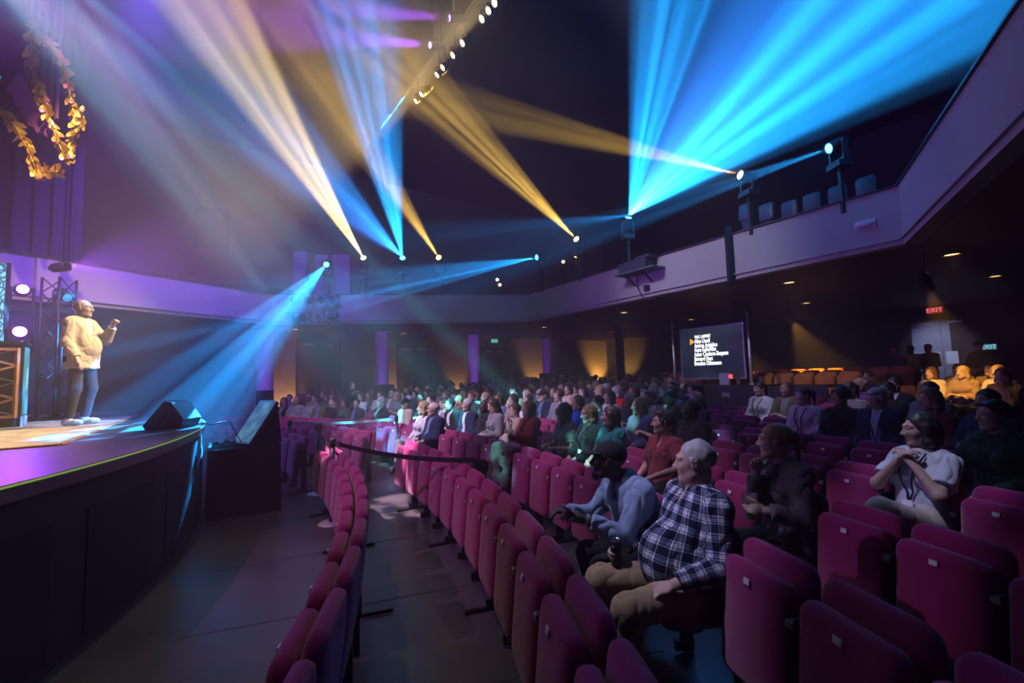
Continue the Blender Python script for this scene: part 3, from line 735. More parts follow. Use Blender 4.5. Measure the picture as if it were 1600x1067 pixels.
    for k, sx in enumerate((-1, 1)):
        hp = hip+np.array((sx*0.088, 0, -0.01)); kn_, an_ = legs[k]
        kn = hip+np.array((sx*kn_[0], kn_[1], kn_[2])); an = hip+np.array((sx*an_[0], an_[1], an_[2]))
        kn = hp+unit(kn-hp)*0.43*height; an = kn+unit(an-kn)*0.415*height
        if an[2] < 0.085: an[2] = 0.085
        B.cone(hp, kn, 0.070*b, 0.050*b, 0.04); B.cone(kn, an, 0.050*b, 0.034, 0.02)
        if skirt:
            L.cone(hp, kn, 0.088*b, 0.075*b, 0.08, 2+k, None, False, True)
        else:
            L.cone(hp, kn, 0.088*b*pant_r, 0.068*b*pant_r, 0.05, 2+k); L.cone(kn, an+(kn-an)*0.04, 0.066*b*pant_r, 0.050*pant_r, 0.03, 4+k, None, False, True)
        ft = an_[3] if len(an_) > 3 else (sx*0.10, 1.0, 0.0)
        ft = unit((ft[0], ft[1], ft[2])); sole = np.array((0, 0, -0.045)) if abs(ft[2]) < 0.5 else np.array((0, -0.03, -0.03))
        he = an+sole*0.9-ft*0.045; to = an+sole+ft*0.155
        Fo.cone(he, to-ft*0.05, 0.040, 0.042, 0.02, 0); Fo.cone(to-ft*0.05, to, 0.041, 0.032, 0.02); Fo.cone(an+np.array((0, 0, 0.02)), he+ft*0.02, 0.042, 0.042, 0.03)
        Fo.cone(np.array((he[0]+to[0], he[1]+to[1], 2*min(he[2], to[2])-0.35))/2-0, np.array((he[0]+to[0], he[1]+to[1], 2*min(he[2], to[2])-0.16))/2, 0.35, 0.001, 0.002, sub=True) if False else None
    L.cone(hip+np.array((-0.05, 0, 0)), hip+np.array((0.05, 0, 0)), 0.132*b, 0.132*b, 0.06, 0, ((0, 1, 0), 0.93))
    L.cone(TP(-0.04, 0, 0.08), TP(0.04, 0, 0.08), 0.128*b, 0.124*b, 0.05, 0, (fw, 0.86))
    out = {'hc': hc, 'HR': HR, 'limbs': limbs, 'TP': TP, 'R': R}
    for nm, Fd in (('body', B), ('shirt', S), ('trousers', L), ('shoes', Fo))+((('jacket', J),) if J else ()):
        V, Q, tg = Fd.skin()
        if nm == 'body' and detail:
            V2, Q2, t2 = HF.skin(); Q = np.concatenate([Q, Q2+len(V)]); V = np.concatenate([V, V2]); tg = np.concatenate([tg, t2])
        if nm == 'body': tg = face_paint(V, hc, HR, wide, 0.9 if beard else 0.0, grey=grey)
        if nm in ('shirt', 'trousers', 'jacket') and fold:
            N = vnormals(V, Q); st = np.array((1, 1, 0.55))
            a = vnoise(V*st, 48, seed+len(nm), 2); c = np.minimum(1.0, np.abs(vnoise(V*np.array((1.0, 0.9, 0.7)), 40, seed+3+len(nm), 2))*1.6); c = 1-(1-c)**2
            V = V+N*((a*0.25+c*0.8-0.45)*fold*(0.3 if (nm == 'shirt' and J) else 0.5 if nm == 'trousers' else 1.0))[:, None]
        if nm == 'shoes': V[:, 2] = np.maximum(V[:, 2], 0.004) if min(V[:, 2]) < 0.06 else V[:, 2]
        uv = None
        if nm in ('shirt', 'jacket') and uvs:
            uv = np.zeros((len(V), 2)); loc = (V-hip)@R
            uv[:, 0] = np.arctan2(loc[:, 0], loc[:, 1]+0.02)*0.17; uv[:, 1] = loc[:, 2]
            for k in (0, 1):
                sh, el, wr = limbs[k][:3]
                for tgv, p0, p1, off in ((10+k, sh, el, 0), (12+k, el, wr, 0.285)):
                    m = tg == tgv; dd = unit(p1-p0); q = V[m]-p0; al = q@dd; u1 = unit(np.cross(dd, (0.3, 0.2, 1))); u2 = np.cross(dd, u1)
                    uv[m, 0] = np.arctan2(q@u2, q@u1)*0.07; uv[m, 1] = al+off
        out[nm] = (V, Q, tg, uv)
    return out

def hair_mesh(kind, fem=0.0, h=0.009, seed=3, wide=1.0):
    """hair in the head frame (origin head centre, +Y face)"""
    H = Field(h); w = wide
    if kind == 'short':
        H.ell((0, -0.020, 0.044), (0.083*w, 0.098, 0.088), 0.01)
        H.ell((0, 0.085, 0.010), (0.09, 0.06, 0.062), 0.02, sub=True); H.ell((0, 0.088, -0.078), (0.12, 0.12, 0.088), 0.015, sub=True)
        for sx in (-1, 1): H.cone((sx*0.075*w, 0.01, 0.03), (sx*0.076*w, 0.008, -0.005), 0.010, 0.006, 0.01)
    elif kind == 'volume':
        H.ell((0, -0.024, 0.046), (0.084*w, 0.100, 0.088), 0.01); H.ell((0, 0.034, 0.097), (0.058*w, 0.052, 0.024), 0.03)
        H.ell((0, 0.100, 0.018), (0.09, 0.06, 0.066), 0.015, sub=True); H.ell((0, 0.092, -0.085), (0.12, 0.125, 0.090), 0.015, sub=True)
        for sx in (-1, 1): H.cone((sx*0.076*w, 0.012, 0.03), (sx*0.077*w, 0.012, -0.012), 0.012, 0.007, 0.01)
    elif kind == 'thin':
        H.ell((0, -0.028, 0.030), (0.082*w, 0.092, 0.080), 0.01)
        H.ell((0, 0.07, 0.05), (0.10, 0.085, 0.12), 0.02, sub=True); H.ell((0, 0.0, 0.12), (0.05, 0.09, 0.05), 0.02, sub=True); H.ell((0, 0.03, -0.08), (0.12, 0.11, 0.075), 0.02, sub=True)
    elif kind in ('long', 'bob'):
        z = -0.26 if kind == 'long' else -0.10
        H.ell((0, -0.020, 0.044), (0.088*w, 0.102, 0.092), 0.01)
        for sx in (-1, 1):
            H.cone((sx*0.068, -0.01, 0.03), (sx*0.085, -0.005, -0.08), 0.030, 0.032, 0.02, 0, ((0, 1, 0), 1.25))
            H.cone((sx*0.085, -0.005, -0.08), (sx*0.088, 0.01 if kind == 'long' else -0.01, z), 0.032, 0.020, 0.02)
        H.cone((-0.03, -0.07, 0.0), (-0.03, -0.085, z+0.02), 0.055, 0.035, 0.03); H.cone((0.03, -0.07, 0.0), (0.03, -0.085, z+0.02), 0.055, 0.035, 0.03)
        H.ell((0, 0.105, -0.015), (0.064, 0.085, 0.098), 0.015, sub=True); H.ell((0, 0.075, -0.14), (0.062, 0.10, 0.14), 0.015, sub=True)
    elif kind == 'pony':
        H.ell((0, -0.018, 0.043), (0.083*w, 0.102, 0.088), 0.01); H.ell((0, 0.104, -0.004), (0.075, 0.052, 0.066), 0.02, sub=True)
        H.ell((0, 0.06, -0.075), (0.12, 0.115, 0.075), 0.02, sub=True)
        H.ell((0, -0.115, 0.05), (0.03, 0.03, 0.03), 0.015); H.cone((0, -0.125, 0.045), (0, -0.14, -0.12), 0.028, 0.012, 0.02)
    elif kind == 'cap':
        H.ell((0, -0.012, 0.050), (0.087*w, 0.106, 0.086), 0.01); H.ell((0, 0.0, -0.055), (0.16, 0.16, 0.082), 0.01, sub=True)
        H.cone((-0.035, 0.085, 0.048), (-0.025, 0.155, 0.036), 0.045, 0.035, 0.01, 0, ((0, 0.2, 1), 0.2)); H.cone((0.035, 0.085, 0.048), (0.025, 0.155, 0.036), 0.045, 0.035, 0.01, 0, ((0, 0.2, 1), 0.2))
    elif kind == 'afro':
        H.ell((0, -0.020, 0.052), (0.105*w, 0.112, 0.10), 0.01); H.ell((0, 0.105, -0.01), (0.075, 0.08, 0.085), 0.015, sub=True); H.ell((0, 0.05, -0.10), (0.15, 0.13, 0.09), 0.02, sub=True)
    V, Q, tg = H.skin()
    if kind != 'cap':
        N = vnormals(V, Q); V = V+N*((vnoise(V*np.array((1, 0.5, 0.35)), 130, seed, 2)*0.0055+vnoise(V, 45, seed+1, 1)*0.003))[:, None]
    return V, Q

def skin_mat(name, col, rough=0.5):
    if name in MATS: return MATS[name]
    m = mat(name, col, rough, var=0.10, vscale=60, spec=0.35); nt = m.node_tree; b = nt.nodes['Principled BSDF']
    src = b.inputs['Base Color'].links[0].from_socket
    at = nt.nodes.new('ShaderNodeAttribute'); at.attribute_name = 'paint'
    mx = nt.nodes.new('ShaderNodeMix'); mx.data_type = 'RGBA'
    nt.links.new(src, mx.inputs['A']); nt.links.new(at.outputs['Color'], mx.inputs['B']); nt.links.new(at.outputs['Alpha'], mx.inputs['Factor'])
    nt.links.new(mx.outputs['Result'], b.inputs['Base Color']); return m
# ================================================================== tip-up chairs in curved rows
def fabric(name, c1, c2, rough=0.9):
    if name in MATS: return MATS[name]
    m = mat(name, c1, rough, bump=0.35, bscale=260, spec=0.2, sheen=0.35); nt = m.node_tree; b = nt.nodes['Principled BSDF']
    tc = nt.nodes.new('ShaderNodeTexCoord'); n = nt.nodes.new('ShaderNodeTexNoise'); n.inputs['Scale'].default_value = 220; n.inputs['Detail'].default_value = 1
    nt.links.new(tc.outputs['Object'], n.inputs['Vector']); mx = nt.nodes.new('ShaderNodeMix'); mx.data_type = 'RGBA'
    mx.inputs['A'].default_value = (*c1, 1); mx.inputs['B'].default_value = (*c2, 1); nt.links.new(n.outputs['Fac'], mx.inputs['Factor'])
    nt.links.new(mx.outputs['Result'], b.inputs['Base Color']); return m
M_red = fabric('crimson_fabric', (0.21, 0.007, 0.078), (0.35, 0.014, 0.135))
M_amber_lit = fabric('amber_lit_fabric', (0.42, 0.13, 0.03), (0.62, 0.22, 0.05))  # rear rows: orange of the amber light put into the fabric colour
M_plastic = mat('black_plastic', (0.010, 0.010, 0.011), 0.4)
M_tag = mat('number_plate', (0.75, 0.75, 0.80), 0.35)
M_foot = mat('black_steel_leg', (0.015, 0.015, 0.016), 0.35, 0.3)
M_bolt = mat('bare_bolt', (0.6, 0.58, 0.5), 0.3, 1.0)
def cushion(mb, w, hgt, t, rc, edge, M, dome=0.012, mi=0):
    """upholstered pad in local XZ, thickness along Y, rounded corners and soft edges"""
    out = []
    for cx, cz, a0 in ((w/2-rc, hgt/2-rc, 0), (-w/2+rc, hgt/2-rc, PI/2), (-w/2+rc, -hgt/2+rc, PI), (w/2-rc, -hgt/2+rc, 1.5*PI)):
        for k in range(5): a = a0+PI/2*k/4; out.append((cx+rc*math.cos(a), cz+rc*math.sin(a), math.cos(a), math.sin(a)))
    prof = [(-t/2-dome, 0.45), (-t/2-dome*0.6, edge*2.2/min(w, hgt)*2), (-t/2, edge), (-t/2+edge*0.35, edge*0.3), (-t/2+edge, 0), (t/2-edge, 0), (t/2-edge*0.35, edge*0.3), (t/2, edge), (t/2+dome*0.6, edge*2.2/min(w, hgt)*2), (t/2+dome, 0.45)]
    vs = []; n = len(out)
    for j, (y, ins) in enumerate(prof):
        for (x, z, nx, nz) in out:
            if j in (0, 9): q = Vector((x*0.35, y, z*0.35))
            elif j in (1, 8): q = Vector((x*0.8, y, z*0.8))
            else: q = Vector((x-nx*ins, y, z-nz*ins))
            vs.append(M @ q)
    fs = [(j*n+k, (j+1)*n+k, (j+1)*n+(k+1) % n, j*n+(k+1) % n) for j in range(len(prof)-1) for k in range(n)]
    mb.add(vs, fs, mi, True); o = len(mb.v)-len(vs)
    mb.f += [tuple(o+k for k in range(n)), tuple(o+(len(prof)-1)*n+k for k in reversed(range(n)))]; mb.mi += [mi]*2; mb.sm += [True]*2
CW = 0.445
def chair_meshes():
    T = Matrix.Translation; RX = lambda a: Matrix.Rotation(a, 4, 'X'); d = {}
    mb = MB(); cushion(mb, CW, 0.52, 0.075, 0.075, 0.028, T((0, -0.080, 0.600)) @ RX(0.12)); d['backrest'] = mb.mesh('backrest')
    mb = MB(); cushion(mb, CW-0.015, 0.54, 0.085, 0.065, 0.030, T((0, 0.028, 0.520)) @ RX(0.10)); d['seat_up'] = mb.mesh('seat')
    mb = MB(); cushion(mb, CW-0.015, 0.455, 0.085, 0.065, 0.030, T((0, 0.10, 0.415)) @ RX(-PI/2+0.06)); d['seat_down'] = mb.mesh('seat')
    mb = MB(); mb.box((0, 0.0, 0), (0.038, 0.006, 0.026)); me = mb.mesh('number_plate'); d['plate'] = me
    mb = MB(); cushion(mb, 0.042, 0.15, 0.035, 0.018, 0.012, T((-0.243, -0.015, 0.665)) @ RX(PI/2), 0.003); d['armrest'] = mb.mesh('armrest')
    mb = MB(); mb.box((-0.243, 0.062, 0.664), (0.036, 0.008, 0.026)); d['arm_cap'] = mb.mesh('arm_cap')
    mb = MB(); mb.box((-0.243, -0.05, 0.33), (0.026, 0.08, 0.64)); mb.box((-0.245, -0.03, 0.05), (0.032, 0.12, 0.06)); d['leg'] = mb.mesh('leg')
    mb = MB(); mb.box((-0.245, -0.06, 0.013), (0.034, 0.50, 0.024)); d['foot_bar'] = mb.mesh('foot_bar')
    mb = MB(); mb.box((0, -0.06, 0.365), (0.47, 0.03, 0.035)); d['cross_bar'] = mb.mesh('cross_bar')
    mb = MB(); mb.lathe([(0.011, 0), (0.011, 0.012), (0.004, 0.016)], 8, T((-0.245, 0.20, 0.024))); d['bolt'] = mb.mesh('bolt')
    for k, m in (('backrest', M_red), ('seat_up', M_red), ('seat_down', M_red), ('plate', M_tag), ('armrest', M_plastic), ('arm_cap', mat('arm_cap_tan', (0.32, 0.26, 0.2), 0.5)), ('leg', M_foot), ('foot_bar', M_foot), ('cross_bar', M_foot), ('bolt', M_bolt)):
        d[k].materials.append(m)
    return d
CM = chair_meshes()
ORD = ['', 'first', 'second', 'third', 'fourth', 'fifth', 'sixth', 'seventh', 'eighth', 'ninth', 'tenth', 'eleventh', 'twelfth', 'thirteenth', 'fourteenth', 'fifteenth', 'sixteenth']
def chair(loc, rz, up=True, label='', group=None, simple=False, bar=True, cover=None):
    t = thing('theatre_chair', label, 'chair', loc, rz, group)
    bk = obj('backrest', CM['backrest'], t); s = obj('seat', CM['seat_up' if up else 'seat_down'], t)
    if cover:
        for q in (bk, s): q.material_slots[0].link = 'OBJECT'; q.material_slots[0].material = cover
    obj('leg', CM['leg'], t)
    if simple: return t
    if up:
        p = obj('number_plate', CM['plate'], s); p.location = (0, 0.0655, 0.730); p.rotation_euler = (0.18, 0, 0)
    a = obj('armrest', CM['armrest'], t); obj('arm_cap', CM['arm_cap'], a)
    if bar: obj('foot_bar', CM['foot_bar'], t)
    obj('cross_bar', CM['cross_bar'], t)
    return t
PITCH_M = 0.487
def th_of(px, py, z):
    p = onz(px, py, z); return row_th(Vector((p.x, p.y)))
ROW0 = {1: th_of(550, 863, .88), 2: th_of(827, 895, .745), 3: th_of(1166, 903, .745), 4: th_of(1318, 825, .745)}
SLOTS = {}        # (row, k) -> th
for n in range(1, 16):
    st = PITCH_M/row_r(n); t0 = ROW0.get(n, ROW0[4]+0.37*st*(n % 3))
    for k in range(-14, 60): SLOTS[(n, k)] = t0+k*st
def slot_pos(n, k):
    th = SLOTS[(n, k)]; p = polar(n, th); return p, th
def slot_near(n, px):
    tgt = row_th(row_pt(n, px)); st = PITCH_M/row_r(n); t0 = SLOTS[(n, 0)]
    return int(round((tgt-t0)/st))
def slot_px(n, k, z=1.2):
    p, th = slot_pos(n, k); return to_px((p.x, p.y, floor_z(p.x, p.y)+z)) if p.y > 0.3 else (9999, 9999)
TAKEN = {}        # filled by the audience: (row, k) -> person

# low platform under the last rows beside the technical desk
PLT0, PLT1 = row_th(row_pt(12, 1348)), row_th(row_pt(12, 1030)); PLH = 0.40; PLR = (row_r(12)-0.48, row_r(14)+0.6)
def seat_floor(n, th):
    p = polar(n, th); return floor_z(p.x, p.y)+(PLH if n >= 12 and PLT0 <= th <= PLT1 else 0.0)
mb = MB(); vs = []; n_ = 24
for r in PLR:
    for i in range(n_+1):
        a = PLT0-0.012+(PLT1-PLT0+0.024)*i/n_; x = RC.x+r*math.cos(a); y = RC.y+r*math.sin(a); z = floor_z(x, y); vs += [(x, y, z-0.1), (x, y, z+PLH)]
m_ = 2*(n_+1)
fs = []
for i in range(n_):
    a = 2*i; fs += [(a, a+1, a+3, a+2), (m_+a, m_+a+2, m_+a+3, m_+a+1), (a+1, m_+a+1, m_+a+3, a+3)]
fs += [(0, m_, m_+1, 1), (2*n_, 2*n_+1, m_+2*n_+1, m_+2*n_)]
mb.add(vs, fs); struct(mb.build('floor_platform', M_floor), 'low platform under the last rows')
# ================================================================== stage
SZ = 1.20
def stage_r(th): return 9.80+0.70*(th-0.27)/0.62 if th > 0.27 else 9.80-0.25*(0.27-th)
def stage_pt(th, dr=0.0):
    r = stage_r(th)+dr; return Vector((RC.x+r*math.cos(th), RC.y+r*math.sin(th)))
M_deck = surf('stage_deck', (0.075, 0.070, 0.075), (0.115, 0.105, 0.11), 0.38, 2.2, 0.08, 60, 0.5, 0.08)
M_skirt = mat('stage_skirt', (0.020, 0.019, 0.018), 0.7, var=0.2, vscale=4); M_skirtp = mat('stage_skirt_panel', (0.008, 0.008, 0.008), 0.8)
M_strip = mat('edge_strip', (0.35, 0.60, 0.10), 0.4, emit=(0.42, 0.75, 0.12), estr=0.28)
st = thing('stage_platform', 'dark curved thrust stage with a thin yellow-green edge line', 'stage')
ths = [-0.80+0.025*k for k in range(87)]
rim = [stage_pt(t) for t in ths]; back = [Vector((-16.9, 8.8)), Vector((-17, -8))]
mb = MB(); poly = rim+back
mb.prism(poly, SZ-0.10, SZ); mb.build('deck', M_deck, st)
mb = MB()
for a, b in zip(ths[:-1], ths[1:]):
    p, q = stage_pt(a, -0.03), stage_pt(b, -0.03); p2, q2 = stage_pt(a, -0.10), stage_pt(b, -0.10)
    mb.add([(p.x, p.y, 0), (q.x, q.y, 0), (q.x, q.y, SZ-0.10), (p.x, p.y, SZ-0.10)], [(0, 1, 2, 3)])
mb.build('front_face', M_skirt, st)
mb = MB(); mb.tube([(*stage_pt(t, 0.004), SZ-0.012) for t in ths[20:75]], 0.007, 5); mb.build('edge_strip', M_strip, st)
pw = 0.092
for j in range(12):
    a = 0.10+j*0.125; mb = MB(); n = 4
    for k in range(n):
        p, q = stage_pt(a+pw*k/n, -0.018), stage_pt(a+pw*(k+1)/n, -0.018)
        mb.add([(p.x, p.y, 0.06), (q.x, q.y, 0.06), (q.x, q.y, SZ-0.30), (p.x, p.y, SZ-0.30)], [(0, 1, 2, 3)])
    mb.build('front_panel', M_skirtp, st)

# ---- patterned rug
def rug_mat():
    m = bpy.data.materials.new('rug_pattern'); m.use_nodes = True; nt = m.node_tree; b = nt.nodes['Principled BSDF']; b.inputs['Roughness'].default_value = 0.95
    tc = nt.nodes.new('ShaderNodeTexCoord'); n = nt.nodes.new('ShaderNodeTexNoise'); n.inputs['Scale'].default_value = 1.6; n.inputs['Detail'].default_value = 8; n.inputs['Roughness'].default_value = 0.7
    v = nt.nodes.new('ShaderNodeTexVoronoi'); v.inputs['Scale'].default_value = 3.2
    for x in (n, v): nt.links.new(tc.outputs['Object'], x.inputs['Vector'])
    ad = nt.nodes.new('ShaderNodeMath'); ad.operation = 'MULTIPLY_ADD'; nt.links.new(v.outputs['Distance'], ad.inputs[0]); ad.inputs[1].default_value = 0.35; nt.links.new(n.outputs['Fac'], ad.inputs[2])
    r = nt.nodes.new('ShaderNodeValToRGB'); e = r.color_ramp.elements
    e[0].position = 0.42; e[0].color = (0.42, 0.14, 0.08, 1); e[1].position = 0.78; e[1].color = (0.62, 0.56, 0.48, 1)
    for p, c in ((0.52, (0.50, 0.32, 0.22, 1)), (0.60, (0.62, 0.52, 0.42, 1)), (0.68, (0.30, 0.30, 0.34, 1))): q = e.new(p); q.color = c
    nt.links.new(ad.outputs[0], r.inputs['Fac']); nt.links.new(r.outputs['Color'], b.inputs['Base Color']); return m
c0 = onz(92, 696, SZ); c1 = onz(212, 650, SZ); e1 = (c1-c0).normalized(); e2 = Vector((-e1.y, e1.x, 0))
Lr = (c1-c0).length
mb = MB(); q = [c0, c1, c1+e2*3.4, c0+e2*3.4]; mb.prism([(p.x, p.y) for p in q], SZ, SZ+0.012)
rug = tag(mb.build('rug', rug_mat()), 'pale patterned rug with rust tones under the speaker on the stage', 'rug')
mb = MB()
for a, b in zip(q, q[1:]+q[:1]): mb.bar((a.x, a.y, SZ+0.008), (b.x, b.y, SZ+0.008), 0.05, 0.014)
mb.build('border', mat('rug_border', (0.50, 0.24, 0.12), 0.95), rug)

# ---- booth with copper lattice and lit side panel
cb = onz(31, 668, SZ); ce = onz(48, 662, SZ); sx = (ce-cb).normalized(); sy = Vector((sx.y, -sx.x, 0))
if sy.x > 0: sy = -sy
bw = 0.46; bl = 1.5; bh = 1.22
bt = thing('presenter_booth', 'dark booth with copper lattice front and glowing teal side panel', 'booth', cb)
M_booth = mat('booth_dark', (0.03, 0.028, 0.03), 0.5); M_copper = mat('copper_frame', (0.75, 0.36, 0.20), 0.45, 0.2)
def BP(a, b, z): return sx*a+sy*b+Vector((0, 0, z))
def booth_box(mb, a0, a1, b0, b1, z0, z1):
    vs = [BP(a, b, z) for z in (z0, z1) for a, b in ((a0, b0), (a1, b0), (a1, b1), (a0, b1))]
    mb.add(vs, [(0, 3, 2, 1), (4, 5, 6, 7), (0, 1, 5, 4), (1, 2, 6, 5), (2, 3, 7, 6), (3, 0, 4, 7)])
mb = MB(); booth_box(mb, 0.03, bw, 0.0, bl, 0.0, bh-0.03); mb.build('body', M_booth, bt)
mb = MB(); booth_box(mb, -0.03, bw+0.03, -0.03, bl, bh-0.03, bh+0.01); mb.build('top', M_booth, bt)
mb = MB(); booth_box(mb, 0.0, bw, -0.015, 0.0, 0.0, 0.16); mb.build('kick_panel', mat('kick_silver', (0.35, 0.38, 0.45), 0.4), bt)
mb = MB(); booth_box(mb, 0.08, bw-0.02, -0.012, 0.0, 0.18, bh-0.06)
lp = mb.build('light_panel', mat('panel_teal', (0.05, 0.2, 0.25), 0.4, emit=(0.05, 0.28, 0.36), estr=0.9), bt)
mb = MB(); vs = [BP(0.27+0.06*math.cos(a), -0.016, 0.70+0.17*math.sin(a)) for a in [2*PI*k/24 for k in range(24)]]
mb.add(vs, [tuple(range(24))]); mb.build('pale_oval', mat('panel_oval', (0.3, 0.5, 0.55), 0.4, emit=(0.28, 0.62, 0.66), estr=0.9), lp)
for (b0, b1) in ((0.06, 0.72), (0.76, 1.44)):
    fr = MB()
    for z in (0.16, bh-0.10): fr.bar(BP(0.0, b0, z), BP(0.0, b1, z), 0.04, 0.04)
    for b in (b0, b1): fr.bar(BP(0.0, b, 0.14), BP(0.0, b, bh-0.08), 0.04, 0.04)
    fo = fr.build('lattice_frame', M_copper, bt)
    zs = [0.18+0.235*k for k in range(5)]
    for k in range(4):
        mb = MB(); mb.bar(BP(0.0, b0 if k % 2 else b1, zs[k]), BP(0.0, b1 if k % 2 else b0, zs[k+1]), 0.03, 0.03); mb.build('lattice_bar', M_copper, fo)
        mb = MB(); mb.bar(BP(0.012, b1 if k % 2 else b0, zs[k]), BP(0.012, b0 if k % 2 else b1, zs[k+1]), 0.02, 0.02); mb.build('lattice_bar', M_steel, fo)

# ---- LED wall seen edge-on at the side of the stage
def led_mat():
    m = bpy.data.materials.new('led_wall_image'); m.use_nodes = True; nt = m.node_tree; b = nt.nodes['Principled BSDF']; b.inputs['Base Color'].default_value = (0.02, 0.02, 0.02, 1)
    tc = nt.nodes.new('ShaderNodeTexCoord'); v = nt.nodes.new('ShaderNodeTexVoronoi'); v.feature = 'DISTANCE_TO_EDGE'; v.inputs['Scale'].default_value = 9
    nt.links.new(tc.outputs['Object'], v.inputs['Vector']); r = nt.nodes.new('ShaderNodeValToRGB'); e = r.color_ramp.elements
    e[0].position = 0.05; e[0].color = (0.02, 0.12, 0.2, 1); e[1].position = 0.16; e[1].color = (0.25, 0.85, 1.0, 1)
    nt.links.new(v.outputs['Distance'], r.inputs['Fac']); nt.links.new(r.outputs['Color'], b.inputs['Emission Color']); b.inputs['Emission Strength'].default_value = 1.1; return m
lt = aty(11, 410, 8.6); lb = aty(11, 540, 8.6)
led = thing('led_wall', 'bright cyan patterned LED wall at the edge of the stage', 'screen', (lt.x, lt.y, SZ))
mb = MB(); mb.box((-1.5, 0.04, (lt.z-SZ)/2), (3.0, 0.08, lt.z-SZ)); mb.build('cabinet', M_black, led)
mb = MB(); mb.box((-1.5, -0.005, (lt.z-SZ)/2+0.2), (2.98, 0.01, lt.z-SZ-0.42)); mb.build('display', led_mat(), led)

# ---- wedge floor monitor at the stage lip
def wedge(loc, rz, label):
    t = thing('floor_monitor', label, 'speaker', loc, rz); t.scale = (0.72, 0.72, 0.80)
    M_w = mat('wedge_black', (0.05, 0.05, 0.055), 0.55, bump=0.2, bscale=150)
    side = [(-0.30, 0.0), (0.24, 0.0), (0.30, 0.14), (0.10, 0.40), (-0.02, 0.42), (-0.34, 0.06)]
    mb = MB(); mb.prism(side, -0.27, 0.27, Matrix.Rotation(PI/2, 4, 'X')); mb.build('cabinet', M_w, t)
    for sy_ in (-1, 1):
        for k in range(2):
            mb = MB(); M = Matrix.Translation((0.02+0.10*k-0.03, sy_*0.272, 0.19-0.02*k)) @ Matrix.Rotation(-0.65, 4, 'Y')
            mb.box((0, 0, 0), (0.20, 0.01, 0.05), None); mb.v = [tuple(M @ Vector(v)) for v in mb.v]; mb.build('handle_slot', M_plastic, t)
    mb = MB(); a = Vector((-0.34, 0, 0.06)); b = Vector((-0.02, 0, 0.42)); nr = Vector((-0.36, 0, 0.32)).normalized()
    vs = [a+nr*0.006+Vector((0, s*0.25, 0)) for s in (-1, 1)]+[b+nr*0.006+Vector((0, s*0.25, 0)) for s in (1, -1)]
    mb.add(vs, [(0, 1, 2, 3)]); mb.build('grille', mat('grille_grey', (0.10, 0.11, 0.12), 0.6, bump=0.6, bscale=120), t)
    return t
wp = onz(272, 668, SZ); wedge((wp.x, wp.y, SZ), 0.12, 'black wedge floor monitor at the lip of the stage')

# ---- draped riser in front of the stage with two tilted screens facing the speaker
r0 = onz(322, 816, 0); r1 = onz(438, 797, 0); ex = Vector((r1.x-r0.x, r1.y-r0.y, 0)); wl = ex.length; ex.normalize(); ey = Vector((-ex.y, ex.x, 0))
rz_r = math.atan2(ex.y, ex.x)
ris = thing('draped_riser', 'tall box draped in black cloth in front of the stage', 'riser', (r0.x, r0.y, 0), rz_r)
def drape(name, pts, z0, z1, parent, m, amp=0.018, n=90):
    """hanging cloth round a path, with soft folds that grow to the hem"""
    pts = [Vector(p) for p in pts]; seg = [0]
    for a, b in zip(pts[:-1], pts[1:]): seg.append(seg[-1]+(b-a).length)
    vs = []; rows = 7
    for j in range(rows):
        f = j/(rows-1)
        for i in range(n+1):
            s_ = seg[-1]*i/n; k = max(q for q in range(len(pts)-1) if seg[q] <= s_+1e-9); d_ = (pts[k+1]-pts[k]); L_ = d_.length; d_ /= L_
            p = pts[k]+d_*min(L_, s_-seg[k]); nn = Vector((d_.y, -d_.x))
            w_ = (math.sin(s_*19)+0.6*math.sin(s_*31+1))*amp*(0.3+f)
            vs.append((p.x+nn.x*w_, p.y+nn.y*w_, z1+(z0-z1)*f))
    mb = MB(); mb.add(vs, [(j*(n+1)+i, (j+1)*(n+1)+i, (j+1)*(n+1)+i+1, j*(n+1)+i+1) for j in range(rows-1) for i in range(n)], 0, True)
    return mb.build(name, m, parent)
RD = 0.95; RH = 0.88
drape('drape', [(0, RD), (0, 0), (wl, 0), (wl, RD), (0, RD)], 0.01, RH, ris, M_blackcloth)
mb = MB(); mb.box((wl/2, RD/2, RH-0.02), (wl, RD, 0.04)); mb.build('top_board', M_blackcloth, ris)
mb = MB()
for sxx in (0.05, wl-0.05):
    for syy in (0.05, RD-0.05): mb.box((sxx, syy, RH/2-0.02), (0.05, 0.05, RH-0.04))
mb.build('frame', M_black, ris)
def scr_mat():
    m = bpy.data.materials.new('confidence_image'); m.use_nodes = True; nt = m.node_tree; b = nt.nodes['Principled BSDF']; b.inputs['Base Color'].default_value = (0.02, 0.02, 0.02, 1); b.inputs['Roughness'].default_value = 0.5; b.inputs['Specular IOR Level'].default_value = 0.15
    tc = nt.nodes.new('ShaderNodeTexCoord'); w_ = nt.nodes.new('ShaderNodeTexNoise'); w_.inputs['Scale'].default_value = 5
    nt.links.new(tc.outputs['Object'], w_.inputs['Vector']); r = nt.nodes.new('ShaderNodeValToRGB'); e = r.color_ramp.elements
    e[0].position = 0.4; e[0].color = (0.04, 0.09, 0.14, 1); e[1].position = 0.65; e[1].color = (0.14, 0.38, 0.48, 1)
    nt.links.new(w_.outputs['Fac'], r.inputs['Fac']); nt.links.new(r.outputs['Color'], b.inputs['Emission Color']); b.inputs['Emission Strength'].default_value = 0.7; return m
CONF = scr_mat()
